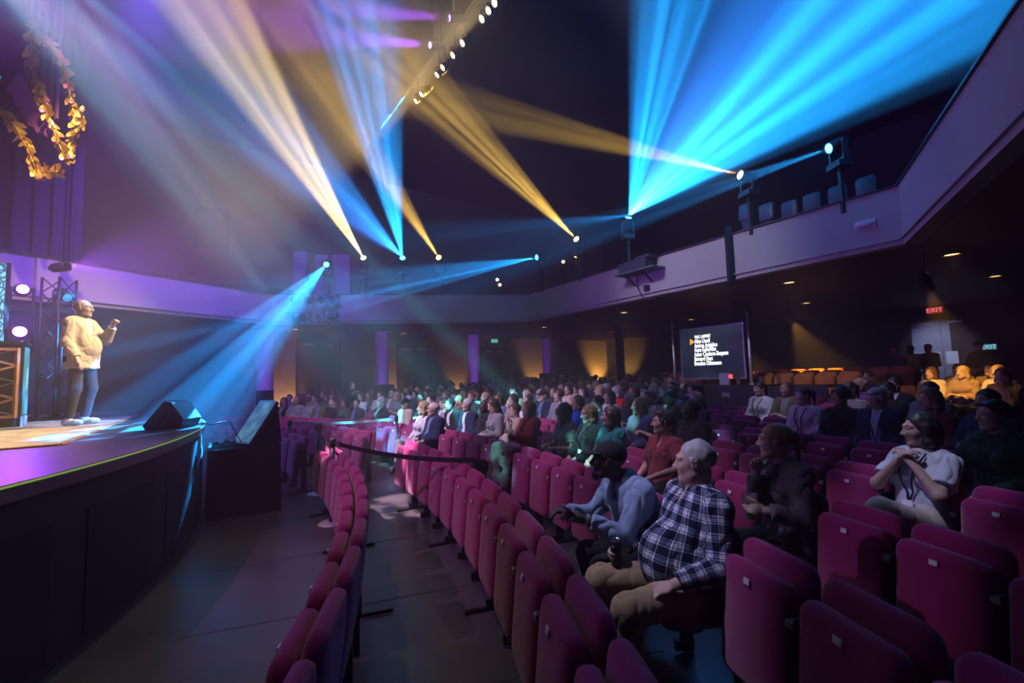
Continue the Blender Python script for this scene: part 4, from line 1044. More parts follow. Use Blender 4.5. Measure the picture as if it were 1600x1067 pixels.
for k in range(2):
    yy = 0.20+0.42*k; tl = 0.98
    o = thing('tilted_monitor', ['flat monitor tilted towards the stage, front one on the draped riser', 'flat monitor tilted towards the stage, rear one on the draped riser'][k], 'monitor', tuple(Vector((r0.x, r0.y, 0))+ex*(wl*0.50)+ey*yy+Vector((0, 0, RH+0.01))), rz_r+0.42)
    M = Matrix.Rotation(-tl, 4, 'Y')
    def slab(name, x0, x1, y0, y1, z0, z1, m, par):
        mb = MB(); mb.box(((x0+x1)/2, (y0+y1)/2, (z0+z1)/2), (x1-x0, y1-y0, z1-z0)); mb.v = [tuple(M @ Vector(v)) for v in mb.v]; return mb.build(name, m, par)
    slab('housing', 0, 0.66, -0.19, 0.19, 0.0, 0.05, M_plastic, o); slab('screen', 0.02, 0.64, -0.17, 0.17, 0.05, 0.053, CONF, o)
    mb = MB(); mb.prism([(0.03, 0), (0.42, 0), (0.36, 0.55)], -0.16, 0.16, Matrix.Rotation(PI/2, 4, 'X')); mb.build('stand_wedge', M_blackcloth, o)
crs = random.Random(3)
for j in range(5):
    mb = MB(); pts = []; a = Vector((r0.x, r0.y, 0))+ex*0.04+ey*crs.uniform(0.05, 0.8)
    for i in range(9):
        p = a+ex*(0.055*i)+ey*(0.06*math.sin(i*1.3+j))+Vector((0, 0, RH+0.015+0.025*abs(math.sin(i*0.9+j*1.7))+0.03*(i % 2)*(j % 2))); pts.append(p)
    mb.tube(pts, 0.008+0.003*(j % 2), 6)
    tag(mb.build('cable', M_plastic), ['thin black cable looped on the draped riser', 'thick black cable lying beside the tilted screens'][j % 2], 'cable', 'cables on the draped riser')
# cable from the wedge over the stage lip
mb = MB(); mb.tube([tuple(wp+Vector((0.3, 0.05, 0.05))), tuple(wp+Vector((0.42, 0.05, 0.02))), (r0.x+0.05, r0.y+0.35, SZ+0.03), (r0.x+0.15, r0.y+0.4, 1.0), (r0.x+0.2, r0.y+0.4, RH+0.02)], 0.007, 6)
tag(mb.build('cable', M_plastic), 'black cable hanging from the floor monitor over the stage edge', 'cable')
# cable snaking from the rug over the deck
mb = MB(); pts = [onz(x, y, SZ+0.008) for x, y in ((118, 657), (132, 664), (150, 664), (172, 662), (205, 662))]; mb.tube(pts, 0.010, 6)
tag(mb.build('cable', mat('cable_tan', (0.45, 0.30, 0.12), 0.6)), 'tan cable running across the rug behind the speaker', 'cable')

# ---- stage curtain, pleated, at the side of the proscenium
def pleated(name, A, B, z0, z1, m, amp=0.10, per=0.42, lab=None, cat=None):
    A = Vector(A); B = Vector(B); L_ = (B-A).length; t = (B-A)/L_; nn = Vector((-t.y, t.x)); n = int(L_/per*8)
    vs = []
    for z in (z0, (z0+z1)/2, z1):
        for i in range(n+1):
            s_ = L_*i/n; p = A+t*s_+nn*(amp*math.sin(2*PI*s_/per)+amp*0.3*math.sin(2*PI*s_/per*0.37)); vs.append((p.x, p.y, z))
    mb = MB(); mb.add(vs, [(j*(n+1)+i, j*(n+1)+i+1, (j+1)*(n+1)+i+1, (j+1)*(n+1)+i) for j in range(2) for i in range(n)], 0, True)
    return tag(mb.build(name, m), lab, cat)
M_velvet = mat('stage_velvet', (0.045, 0.035, 0.055), 0.95, bump=0.2, bscale=60, spec=0.2, sheen=0.4)
pA = aty(122, 500, 10.3)
pleated('stage_curtain', (pA.x, pA.y), (pA.x-6.5, pA.y-0.6), SZ, 10.15, M_velvet, lab='dark pleated stage curtain hanging to the deck beside the speaker', cat='curtain')
# ================================================================== hung decoration at the proscenium: violet banners and gold leaf garlands
M_gold = mat('gold_leaf', (0.85, 0.55, 0.12), 0.35, 0.6); M_violet = mat('violet_banner', (0.22, 0.10, 0.45), 0.8, bump=0.2, bscale=20)
def leaf_mesh(L=0.13, W=0.06):
    mb = MB(); n = 6; vs = [(0, 0, 0)]
    for i in range(1, n):
        f = i/n; w = W/2*math.sin(PI*f)**0.8; vs += [(-w, 0.012*math.sin(PI*f), -L*f), (w, 0.012*math.sin(PI*f), -L*f)]
    vs.append((0, 0, -L)); fs = [(0, 1, 2)]+[(2*i-1, 2*i+1, 2*i+2, 2*i) for i in range(1, n-1)]+[(2*n-3, 2*n-1, 2*n-2)]
    mb.add(vs, fs, 0, True); me = mb.mesh('leaf'); me.materials.append(M_gold); return me
LEAF = leaf_mesh()
GY = 7.2
def garland(px_path, label, step=0.075, s=1.0, seed=1):
    r = random.Random(seed); pts = [aty(x, y, GY+0.1*(seed % 3)) for x, y in px_path]
    o = thing('leaf_garland', label, 'garland', pts[0])
    mb = MB(); mb.tube([p-pts[0] for p in pts], 0.008, 5); mb.build('stem', M_gold, o)
    for a, b in zip(pts[:-1], pts[1:]):
        n = max(1, int((b-a).length/step))
        for i in range(n):
            for sd in (-1, 0, 1):
                c = obj('leaf', LEAF, o); c.location = a+(b-a)*(i/n)-pts[0]
                d = (b-a).normalized(); tilt = math.atan2(d.x, -d.z)
                c.rotation_euler = (r.uniform(-0.4, 0.4), -tilt+sd*r.uniform(0.35, 0.7), r.uniform(-0.9, 0.9)); c.scale = (s*r.uniform(1.0, 1.5),)*3
    return o
garland([(52, 30), (48, 70), (50, 110), (62, 150), (78, 190), (92, 225), (103, 250)], 'gold leaf garland beside the violet wedge banner', s=1.1, seed=1)
garland([(92, 80), (100, 110), (110, 150), (117, 190), (112, 225), (106, 250)], 'gold leaf garland hanging outermost over the stage', seed=2)
garland([(0, 168), (18, 190), (36, 220), (50, 250), (58, 270)], 'gold leaf garland slanting below the violet wedge banner', s=1.1, seed=3)
garland([(130, 165), (126, 190), (118, 215)], 'short gold leaf spray at the tip of the garlands', s=0.8, seed=4)
garland([(50, 272), (68, 268), (92, 268)], 'small gold leaf cluster at the lowest end', s=1.3, seed=5)
garland([(50, 48), (62, 58), (75, 68), (88, 88)], 'gold leaf band wrapped over the violet banners', s=1.2, seed=6)
for i, (x, w) in enumerate(((48, 9), (60, 9), (73, 8), (86, 9), (97, 7))):
    a = aty(x-w/2, 0, GY+0.3); b = aty(x+w/2, 0, GY+0.3); z1 = 9.8; bt_ = aty(x, 130+14*i, GY+0.3).z
    mb = MB(); n = 6; vs = []
    for z in (bt_, z1):
        for k in range(n+1): f = k/n; vs.append((a.x+(b.x-a.x)*f, a.y+0.035*math.sin(f*PI*2), z))
    mb.add(vs, [(k, k+1, n+2+k, n+1+k) for k in range(n)], 0, True)
    tag(mb.build('hanging_banner', M_violet), 'narrow violet fabric strip hanging behind the gold garlands', 'banner', 'violet strips over the stage')
q = [aty(x, y, GY+0.2) for x, y in ((8, 140), (30, 112), (78, 205), (72, 214), (66, 206), (58, 208), (52, 198), (44, 196), (40, 184), (32, 178), (30, 168), (20, 160), (20, 150))]
mb = MB(); n = len(q); mb.add(q+[v+Vector((0, 0.02, 0)) for v in q], [tuple(range(n)), tuple(reversed(range(n, 2*n)))]+[(i, (i+1) % n, n+(i+1) % n, n+i) for i in range(n)])
tag(mb.build('wedge_banner', mat('violet_bright', (0.36, 0.10, 0.75), 0.7)), 'bright violet wedge banner with a serrated lower edge', 'banner')
# suspended flat screen corner at the frame edge
q = aty(6, 105, 7.6)
sc_ = thing('hung_screen', 'black framed hanging screen with a blue glowing corner', 'screen', q)
mb = MB(); mb.box((-1.05, 0, 0.35), (2.0, 0.06, 1.2)); mb.v = [tuple(Matrix.Rotation(-0.5, 3, 'Y') @ Vector(v)) for v in mb.v]; mb.build('frame', M_black, sc_)
mb = MB(); mb.box((-1.05, -0.035, 0.35), (1.9, 0.01, 1.1)); mb.v = [tuple(Matrix.Rotation(-0.5, 3, 'Y') @ Vector(v)) for v in mb.v]; mb.build('display', mat('hung_display', (0.02, 0.05, 0.06), 0.3, emit=(0.03, 0.30, 0.5), estr=0.8), sc_)

# ================================================================== lamp tower beside the stage
def truss(name, A, B, w, label, cat, n=None, par=None):
    A = Vector(A); B = Vector(B); d = (B-A); L_ = d.length; d.normalize(); u = d.cross(Vector((0, 0, 1)))
    if u.length < 0.1: u = Vector((1, 0, 0))
    u.normalize(); v = d.cross(u); o = thing(name, label, cat, A)
    n = n or max(2, int(L_/w/1.2)); cs = [u*(sx*w/2)+v*(sy*w/2) for sx, sy in ((-1, -1), (1, -1), (1, 1), (-1, 1))]
    for c in cs: mb = MB(); mb.tube([c, c+d*L_], 0.022, 6); mb.build('chord', M_trussm, o)
    for f in range(4):
        mb = MB()
        for k in range(n):
            a = cs[f] if k % 2 else cs[(f+1) % 4]; b = cs[(f+1) % 4] if k % 2 else cs[f]
            mb.tube([a+d*(L_*k/n), b+d*(L_*(k+1)/n)], 0.011, 5)
        mb.build('bracing', M_trussm, o)
    return o
M_trussm = mat('truss_black', (0.012, 0.012, 0.013), 0.5)
tb = aty(84, 640, 8.8)
truss('lamp_tower', (tb.x, tb.y, SZ), (tb.x, tb.y, SZ+2.7), 0.34, 'black truss tower with lamps behind the booth', 'truss', 9)
TL = []
for i, (x, y, Y, lab) in enumerate(((35, 453, 8.6, 'moving head glaring violet at head height beside the screen'), (30, 520, 7.6, 'moving head glaring violet just above the booth'))):
    P = aty(x, y, Y); moving_head(P, (-0.8, 1.2, 3.0), PURPLE, 'violet', lab, 430*(1 if i == 0 else 0.8), 60, 1.0, None, 60, 1.0)
    mb = MB(); mb.tube([(P.x, P.y+0.02, SZ), (P.x, P.y+0.02, P.z-0.42)], 0.03, 8); mb.lathe([(0.22, SZ), (0.22, SZ+0.02), (0.03, SZ+0.03)], 16, Matrix.Translation((P.x, P.y+0.02, 0)))
    tag(mb.build('lamp_stand', M_black), ['tall black pole stand under the upper violet lamp', 'short black pole stand under the lower violet lamp'][i], 'stand')
extra_lamp_can((tb.x, tb.y+0.05, SZ+2.95), (-3.5, 8.9, 4.6), PURPLE, 1900, 62, 'added black can on top of the lamp tower behind the booth', 1.0)  # added lamp, carries the violet wash across the side wall
P = aty(99, 461, 8.8); moving_head(P, (-4, 7, 1.2), CYAN, 'cyan_dim', 'blue-lit moving head on the tower behind the speaker', 300, 30, 0.8, None, 1.2, 0.9)
mb = MB(); mb.tube([(P.x, P.y, SZ), (P.x, P.y, P.z-0.38)], 0.03, 8); mb.lathe([(0.22, SZ), (0.22, SZ+0.02), (0.03, SZ+0.03)], 16, Matrix.Translation((P.x, P.y, 0)))
tag(mb.build('lamp_stand', M_black), 'black pole stand under the blue-lit lamp by the curtain', 'stand')

# ================================================================== overhead truss with a row of warm lamps
TZ = 7.5
tA = onz(640, 172, TZ); tB = onz(815, -45, TZ); td = (tB-tA).normalized()
tA -= td*3.5; tB += td*2.5
ov = thing('lighting_pipe', 'long black pipe hung over the aisle carrying the warm lamps', 'pipe', tA); mb = MB(); mb.tube([(0, 0, 0.47), tuple(tB-tA+Vector((0, 0, 0.47)))], 0.028, 8); mb.build('pipe', M_trussm, ov)
for f_ in (0.1, 0.5, 0.9):
    c_ = (tB-tA)*f_; mb = MB(); mb.tube([(c_.x, c_.y, 0.47), (c_.x, c_.y, ZC-TZ)], 0.008, 5); mb.build('drop_wire', M_trussm, ov)
def par_can(P, target, col, key, label, group, power, angle, estr, r=0.062, drop=0.46, blend=0.8):
    P = Vector(P); d = (Vector(target)-P).normalized(); o = thing('par_can', label, 'stage light', P, 0, group)
    M = d.to_track_quat('Z', 'Y').to_matrix().to_4x4()
    mb = MB(); mb.lathe([(0.5*r, -0.26), (r, -0.18), (r, 0.08), (r*1.08, 0.09), (r*1.08, 0.10), (r*0.9, 0.10), (r*0.9, 0.06)], 16, M, cap=False); mb.lathe([(0.001, -0.26), (0.5*r, -0.26)], 16, M, cap=False); mb.build('can', M_black, o)
    mb = MB(); mb.lathe([(0.001, 0.066), (r*0.9, 0.06)], 16, M, cap=False); mb.build('lens', lens_mat(key, col, estr), o)
    mb = MB(); mb.bar((0, 0, 0.12), (0, 0, drop), 0.03, 0.03, (1, 0, 0)); mb.bar((-r-0.02, 0, 0.12), (r+0.02, 0, 0.12), 0.02, 0.02)
    for s_ in (-1, 1): mb.bar((s_*(r+0.02), 0, 0.12), (s_*(r+0.02), 0, -0.02), 0.02, 0.02)
    mb.build('yoke', M_black, o)
    if power: spot(P+d*0.13, target, power, col, angle, blend, 0.05)
    return o
WROW = [(656, 156), (661, 144), (687, 114), (699, 104), (711, 83), (728, 65), (756, 26), (768, 14), (779, 3), (791, -10), (806, -32)]
for i, (x, y) in enumerate(WROW):
    P = onz(x, y, TZ); _s = (P-tA).dot(td); P = P.lerp(tA+td*_s, 1.0); P.z = TZ; tg = Vector((-6.8+0.25*i, 6.0-0.45*i, 1.2))
    par_can(P, tg, (1.0, 0.70, 0.32), 'warm', 'round warm white lamp hung in the row under the overhead truss', 'warm lamps on the overhead truss', 1900 if i < 8 else 1200, 22, 60)
PUR = [(677, 71, 'violet lamp hung beside the warm row, lower one'), (709, 29, 'violet lamp hung beside the warm row, upper one')]
for x, y, lab in PUR:
    P = onz(x, y, TZ+0.2); par_can(P, aty(x-220, y-20, 6.0), PURPLE, 'violet2', lab, 'violet lamps on the overhead truss', 24000, 14, 60, drop=ZC-TZ-0.2)

# lamp bank: eight cans in two rows fixed to the balcony front
bA = on_line(446, 505, FA[2], FA[3]); bnk = None
t, nr = wall_frame(FA[2], FA[3])
for i, (x, y) in enumerate(((468, 471), (488, 472), (508, 471), (525, 470), (464, 497), (483, 498), (505, 497), (524, 496))):
    P = on_line(x, y, FA[2], FA[3])+nr*0.42
    M_rim = mat('rim_violet_gel', (0.45, 0.16, 0.7), 0.35, 0.4)
    d = nr*0.9+Vector((-0.3, 0, -0.35)); d.normalize(); o = thing('par_can', 'square-framed lamp can in the double row on the balcony front', 'stage light', P, 0, 'lamp bank on the balcony front')
    M = d.to_track_quat('Z', 'Y').to_matrix().to_4x4(); r = 0.13
    mb = MB(); mb.lathe([(0.06, -0.30), (r, -0.18), (r, 0.10), (r*0.86, 0.10), (r*0.86, 0.02)], 16, M, cap=False); mb.build('can', M_black, o)
    mb = MB()
    for k in range(4):
        a = PI/2*k; c_ = Vector((math.cos(a)*0.15, math.sin(a)*0.15, 0.11)); s_ = Vector((-math.sin(a), math.cos(a), 0))*0.16
        mb.tube([M @ (c_-s_), M @ (c_+s_)], 0.014, 5)
    mb.build('gel_frame', M_rim, o)
    mb = MB(); mb.lathe([(0.001, 0.03), (r*0.86, 0.02)], 16, M, cap=False); mb.build('lens', mat('lens_dark', (0.02, 0.015, 0.03), 0.1), o)
    mb = MB(); mb.bar((0, 0, 0.05), -nr*0.42, 0.03, 0.03); mb.build('yoke', M_black, o)
# loudspeaker boxes standing on the balcony rail
M_lav = mat('box_lavender', (0.42, 0.32, 0.52), 0.7)
for i, (x0, y0, x1, y1, lab) in enumerate(((461, 395, 481, 432, 'narrow upright pale cabinet on the balcony beside the lamp'), (495, 400, 514, 426, 'pale square cabinet on the balcony behind the blue lamp'), (521, 400, 548, 424, 'wide pale cabinet on the balcony behind the amber lamp'))):
    off = 0.9; A2 = Vector(FA[2])-Vector((nr.x, nr.y))*off; B2 = Vector(FA[3])-Vector((nr.x, nr.y))*off
    p = on_line(x0, y0, A2, B2); q = on_line(x1, y1, A2, B2); zb = FZ0+0.4; rt = thing('loudspeaker_cabinet', lab, 'speaker', ((p.x+q.x)/2, (p.y+q.y)/2, zb), math.atan2(t.y, t.x)); wd = (Vector((q.x-p.x, q.y-p.y))).length
    mb = MB(); mb.box((0, 0, (p.z-zb)/2), (wd, 0.4, p.z-zb)); mb.build('cabinet', M_lav, rt)
    mb = MB(); mb.box((0, -0.205, (p.z-zb)/2+0.3), (wd*0.9, 0.012, (p.z-zb)*0.55)); mb.build('grille', mat('grille_lav', (0.36, 0.27, 0.46), 0.9, bump=0.5, bscale=90), rt)

# equipment shelf with cables on the long balcony front
t3, n3 = wall_frame(FA[3], FA[4])
P = on_line(1008, 425, FA[3], FA[4]); sh = thing('projector_shelf', 'grey shelf with gear and drooping cables on the balcony front', 'shelf', (P.x, P.y, P.z), math.atan2(t3.y, t3.x))
s3 = 1 if (rotz(-math.atan2(t3.y, t3.x)) @ n3).y > 0 else -1
mb = MB(); mb.box((0, s3*0.22, -0.02), (1.25, 0.50, 0.04)); mb.build('board', mat('shelf_teal', (0.10, 0.14, 0.15), 0.6), sh)
mb = MB(); mb.box((-0.1, s3*0.2, 0.14), (0.9, 0.36, 0.26)); mb.box((0.2, s3*0.2, 0.30), (0.45, 0.3, 0.08)); mb.build('projector_body', mat('gear_dark', (0.03, 0.04, 0.045), 0.5), sh)
for k in (-0.3, 0.25): mb = MB(); mb.bar((k, s3*0.04, -0.30), (k, s3*0.42, -0.04), 0.03, 0.03); mb.build('bracket', M_black, sh)
mb = MB(); mb.tube([(-0.2, s3*0.1, -0.04), (-0.22, s3*0.06, -0.35), (-0.10, s3*0.05, -0.62), (0.12, s3*0.04, -0.74), (0.35, s3*0.04, -0.70)], 0.014, 6); mb.build('cable', M_plastic, sh)
mb = MB(); mb.box((0.06, s3*0.05, -0.42), (0.13, 0.08, 0.14)); mb.build('socket_box', M_plastic, sh); mb = MB(); mb.box((0.22, s3*0.05, -0.72), (0.30, 0.07, 0.05)); mb.build('junction_box', M_plastic, sh)
P = on_line(1352, 351, FA[3], FA[4]); o = thing('wall_fitting', 'small white oval fitting on the long balcony front', 'fitting', (P.x, P.y, P.z), math.atan2(t3.y, t3.x))
mb = MB(); mb.lathe([(0.10, 0), (0.11, 0.03), (0.07, 0.08), (0.01, 0.09)], 16, Matrix.Rotation(-s3*PI/2, 4, 'X')); mb.v = [(v[0]*1.3, v[1], v[2]*0.6) for v in mb.v]; mb.build('dome', mat('fitting_white', (0.75, 0.75, 0.76), 0.4), o)
mb = MB(); mb.box((0, s3*0.01, 0), (0.30, 0.02, 0.15)); mb.build('plate', mat('fitting_white', (0.75, 0.75, 0.76), 0.4), o)
P = on_line(1143, 415, FA[3], FA[4]); P2 = on_line(1150, 462, FA[3], FA[4])
mb = MB(); mb.box((P.x+n3.x*0.05, P.y+n3.y*0.05, (FZ0+FZ1)/2+0.05), (0.11, 0.11, FZ1-FZ0+0.25)); tag(mb.build('cable_duct', M_plastic), 'black vertical cable duct crossing the long balcony front', 'duct')
# ================================================================== people
SKIN = [skin_mat('skin_fair', (0.62, 0.42, 0.33)), skin_mat('skin_light', (0.52, 0.34, 0.26)), skin_mat('skin_tan', (0.38, 0.23, 0.16)), skin_mat('skin_brown', (0.20, 0.11, 0.07)), skin_mat('skin_deep', (0.07, 0.038, 0.026))]
HAIRC = {'dark': mat('hair_dark', (0.018, 0.012, 0.010), 0.5, var=0.4, vscale=90), 'brown': mat('hair_brown', (0.07, 0.038, 0.02), 0.5, var=0.4, vscale=90), 'auburn': mat('hair_auburn', (0.16, 0.06, 0.03), 0.5, var=0.4, vscale=90),
         'blond': mat('hair_blond', (0.36, 0.25, 0.12), 0.5, var=0.35, vscale=90), 'grey': mat('hair_grey', (0.42, 0.41, 0.40), 0.55, var=0.35, vscale=90), 'black_cap': mat('cap_black', (0.012, 0.012, 0.014), 0.9)}
def cloth(name, c, var=0.12): return mat('cloth_'+name, c, 0.9, var=var, vscale=14, bump=0.25, bscale=180, spec=0.2, sheen=0.15)
TOPS = [('black', (0.014, 0.014, 0.016)), ('charcoal', (0.045, 0.047, 0.052)), ('navy', (0.018, 0.026, 0.065)), ('slate blue', (0.12, 0.18, 0.28)), ('white', (0.62, 0.62, 0.63)), ('cream', (0.55, 0.48, 0.38)),
        ('grey', (0.22, 0.22, 0.23)), ('maroon', (0.15, 0.02, 0.03)), ('red', (0.40, 0.03, 0.03)), ('green', (0.03, 0.11, 0.06)), ('teal', (0.02, 0.17, 0.17)), ('tan', (0.32, 0.22, 0.13)), ('purple', (0.13, 0.05, 0.18)), ('pink', (0.50, 0.24, 0.28)), ('olive', (0.10, 0.10, 0.045))]
TOPM = {n: cloth(n, c) for n, c in TOPS}
PANTS = [('black', (0.012, 0.012, 0.014)), ('blue denim', (0.05, 0.08, 0.15)), ('grey', (0.12, 0.12, 0.13)), ('khaki', (0.34, 0.25, 0.14))]
PANTM = {n: cloth('trousers_'+n, c) for n, c in PANTS}
M_shoe = mat('shoe_black', (0.015, 0.013, 0.012), 0.4); M_shoew = mat('shoe_white', (0.7, 0.68, 0.64), 0.5)

def fig_meshes(f):
    d = {}
    for nm in ('body', 'shirt', 'trousers', 'shoes', 'jacket'):
        if nm not in f: continue
        V, Q, tg, uv = f[nm]
        d[nm] = np_mesh(nm, V, Q, None, [M_shoe], uv if nm != 'body' else None, tg if nm == 'body' else None)
    Mh = Matrix(f['HR'].tolist()).to_4x4(); Mh.translation = Vector(f['hc'].tolist()); d['head'] = Mh; d['fig'] = f
    return d
HAIRM = {}
def hair_data(kind, fine=False):
    if (kind, fine) not in HAIRM:
        V, Q = hair_mesh(kind, h=0.0048 if fine else 0.012); HAIRM[(kind, fine)] = np_mesh('hair', V, Q, None, [M_shoe])
    return HAIRM[(kind, fine)]
def setm(o, m):
    o.material_slots[0].link = 'OBJECT'; o.material_slots[0].material = m
def spawn(d, loc, rz, skin, top, pant, hair, hairc, label, group=None, shoe=None, jacket=None, scale=1.0, fine=False):
    o = obj('person', d['body']); setm(o, skin); o.location = loc; o.rotation_euler = (0, 0, rz); o.scale = (scale,)*3
    tag(o, label, 'person', group)
    for nm, m in (('shirt', top), ('trousers', pant), ('shoes', shoe or M_shoe), ('jacket', jacket)):
        if nm in d and m is not None: c = obj(nm, d[nm], o); setm(c, m)
    if hair:
        c = obj('cap' if hair == 'cap' else 'hair', hair_data(hair, fine), o); setm(c, hairc); c.matrix_local = d['head']
    return o

# ---- poses shared by the far audience
LAP = [((0.05, 0.04, 0.20), (-0.10, 0.26, 0.06))]*2
POSES = {
 'lap': dict(arms=LAP, text='hands in lap'),
 'clap': dict(arms=[((0.05, 0.10, 0.21), (-0.13, 0.32, 0.30))]*2, text='clapping'),
 'chin': dict(arms=[((0.0, 0.16, 0.17), (-0.09, 0.17, 0.48)), ((0.04, 0.06, 0.18), (-0.15, 0.24, 0.13))], text='hand at chin'),
 'fold': dict(arms=[((0.05, 0.07, 0.19), (-0.20, 0.19, 0.23)), ((0.05, 0.08, 0.20), (-0.20, 0.21, 0.21))], text='arms folded'),
 'phone': dict(arms=[((0.04, 0.06, 0.19), (-0.10, 0.29, 0.20))]*2, text='head bowed', lean=0.06, nod=-0.35),
}
TEMPL = {}
def templ(pose, fem, yaw, jacket):
    key = (pose, fem, yaw, jacket)
    if key not in TEMPL:
        p = POSES[pose]
        TEMPL[key] = fig_meshes(figure(h=0.0135, arms=p['arms'], fem=fem, head=(yaw, p.get('nod', 0.04), 0), lean=p.get('lean', -0.13), jacket=jacket, collar=jacket, build=0.94 if fem else 1.04,
                                       sleeve='long' if jacket else ('short' if (pose in ('clap', 'fold')) else 'long'), fold=0.012, seed=len(TEMPL), belly=0.0 if fem else 0.25, twist=yaw*0.25))
    return TEMPL[key]
SPK = Vector((-6.0, 6.5))
def look_yaw(p, rz):
    d = SPK-Vector((p.x, p.y)); a = math.atan2(d.y, d.x)-(rz+PI/2)
    return (a+PI) % (2*PI)-PI
prs = random.Random(11)
USED_LABELS = {}
def far_person(n, k, pose=None, fem=None, top=None, hair=None, hairc=None, skin=None, jacket=None, yaw=None, pant=None):
    if (n, k) in TAKEN: return
    p, th = slot_pos(n, k); rz = th+PI/2
    fem = prs.choice((0.0, 1.0)) if fem is None else fem
    pose = pose or prs.choices(list(POSES), (5, 2, 2, 2, 1))[0]
    jacket = (prs.random() < 0.3) if jacket is None else jacket
    y = look_yaw(p, rz)+prs.uniform(-0.25, 0.2) if yaw is None else yaw
    turn = max(-0.25, min(0.25, y*0.3)); yq = min((-0.7, -0.35, 0.0, 0.3), key=lambda v: abs(v-(y-turn)))
    tn = top or prs.choices([t[0] for t in TOPS], (7, 6, 5, 5, 4, 3, 4, 2, 1, 2, 1, 2, 1, 1, 2))[0]
    jn = prs.choice(('black', 'charcoal', 'navy', 'grey', 'tan', 'olive')) if jacket else None
    if jacket and top is None: tn = prs.choice(('white', 'slate blue', 'grey', 'black'))
    pn = pant or prs.choices([q[0] for q in PANTS], (5, 4, 2, 2))[0]
    hair = hair or (prs.choices(('long', 'bob', 'pony'), (5, 2, 2))[0] if fem else prs.choices(('short', 'volume', 'thin', 'cap'), (5, 3, 2, 1))[0])
    hc = 'black_cap' if hair == 'cap' else (hairc or prs.choices(('dark', 'brown', 'auburn', 'blond', 'grey'), (4, 5, 1, 2, 2))[0])
    sk = SKIN[prs.choices(range(5), (4, 5, 2, 1, 1))[0]] if skin is None else SKIN[skin]
    lab = 'person in %s and %s, %s, %s row' % ((('%s jacket, %s top' % (jn, tn)) if jacket else '%s top' % tn), pn+' trousers', POSES[pose]['text'], ORD[n])
    o = spawn(templ(pose, fem, yq, jacket), (p.x, p.y, floor_z(p.x, p.y)-0.01), rz+turn, sk, TOPM[tn], PANTM[pn], hair, HAIRC[hc], lab, 'audience in the %s row' % ORD[n], jacket=TOPM[jn] if jn else None, scale=prs.uniform(0.95, 1.04))
    TAKEN[(n, k)] = o; return o
# ================================================================== the people one can pick out
def plaid_mat():
    m = bpy.data.materials.new('plaid_shirt'); m.use_nodes = True; nt = m.node_tree; b = nt.nodes['Principled BSDF']; b.inputs['Roughness'].default_value = 0.9; b.inputs['Specular IOR Level'].default_value = 0.2
    uv = nt.nodes.new('ShaderNodeUVMap'); uv.uv_map = 'cloth'; sp = nt.nodes.new('ShaderNodeSeparateXYZ'); nt.links.new(uv.outputs[0], sp.inputs[0])
    outs = []
    for ax, per in ((0, 0.085), (1, 0.085)):
        d = nt.nodes.new('ShaderNodeMath'); d.operation = 'DIVIDE'; nt.links.new(sp.outputs[ax], d.inputs[0]); d.inputs[1].default_value = per
        f = nt.nodes.new('ShaderNodeMath'); f.operation = 'FRACT'; nt.links.new(d.outputs[0], f.inputs[0])
        r = nt.nodes.new('ShaderNodeValToRGB'); r.color_ramp.interpolation = 'CONSTANT'; e = r.color_ramp.elements
        e[0].position = 0; e[0].color = (0, 0, 0, 1); e[1].position = 0.42; e[1].color = (1, 1, 1, 1)
        for p, c in ((0.50, 0.15), (0.56, 0.85), (0.80, 0.15), (0.86, 1.0), (0.92, 0.0)): q = e.new(p); q.color = (c, c, c, 1)
        nt.links.new(f.outputs[0], r.inputs['Fac']); outs.append(r.outputs['Color'])
    mx = nt.nodes.new('ShaderNodeMix'); mx.data_type = 'RGBA'; mx.inputs['Factor'].default_value = 0.5
    nt.links.new(outs[0], mx.inputs['A']); nt.links.new(outs[1], mx.inputs['B'])
    r = nt.nodes.new('ShaderNodeValToRGB'); e = r.color_ramp.elements; e[0].position = 0.05; e[0].color = (0.010, 0.014, 0.035, 1); e[1].position = 0.92; e[1].color = (0.80, 0.80, 0.84, 1)
    q = e.new(0.45); q.color = (0.13, 0.16, 0.25, 1)
    nt.links.new(mx.outputs['Result'], r.inputs['Fac']); nt.links.new(r.outputs['Color'], b.inputs['Base Color']); return m
def stripe_mat(name, a, b_, per=0.03):
    m = bpy.data.materials.new(name); m.use_nodes = True; nt = m.node_tree; b = nt.nodes['Principled BSDF']; b.inputs['Roughness'].default_value = 0.9
    tc = nt.nodes.new('ShaderNodeTexCoord'); w_ = nt.nodes.new('ShaderNodeTexWave'); w_.bands_direction = 'Z'; w_.inputs['Scale'].default_value = 0.314/per
    nt.links.new(tc.outputs['Object'], w_.inputs['Vector']); mx = nt.nodes.new('ShaderNodeMix'); mx.data_type = 'RGBA'; mx.inputs['A'].default_value = (*a, 1); mx.inputs['B'].default_value = (*b_, 1)
    nt.links.new(w_.outputs['Fac'], mx.inputs['Factor']); nt.links.new(mx.outputs['Result'], b.inputs['Base Color']); return m
def denim_mat():
    m = cloth('denim_jacket', (0.26, 0.36, 0.50), 0.4); return m
CROSS = [((0.10, 0.42, -0.01), (0.08, 0.38, -0.43)), ((0.03, 0.43, 0.09), (-0.20, 0.55, -0.22, (-0.3, 0.8, -0.45)))]
CROSSL = [CROSS[1], CROSS[0]]
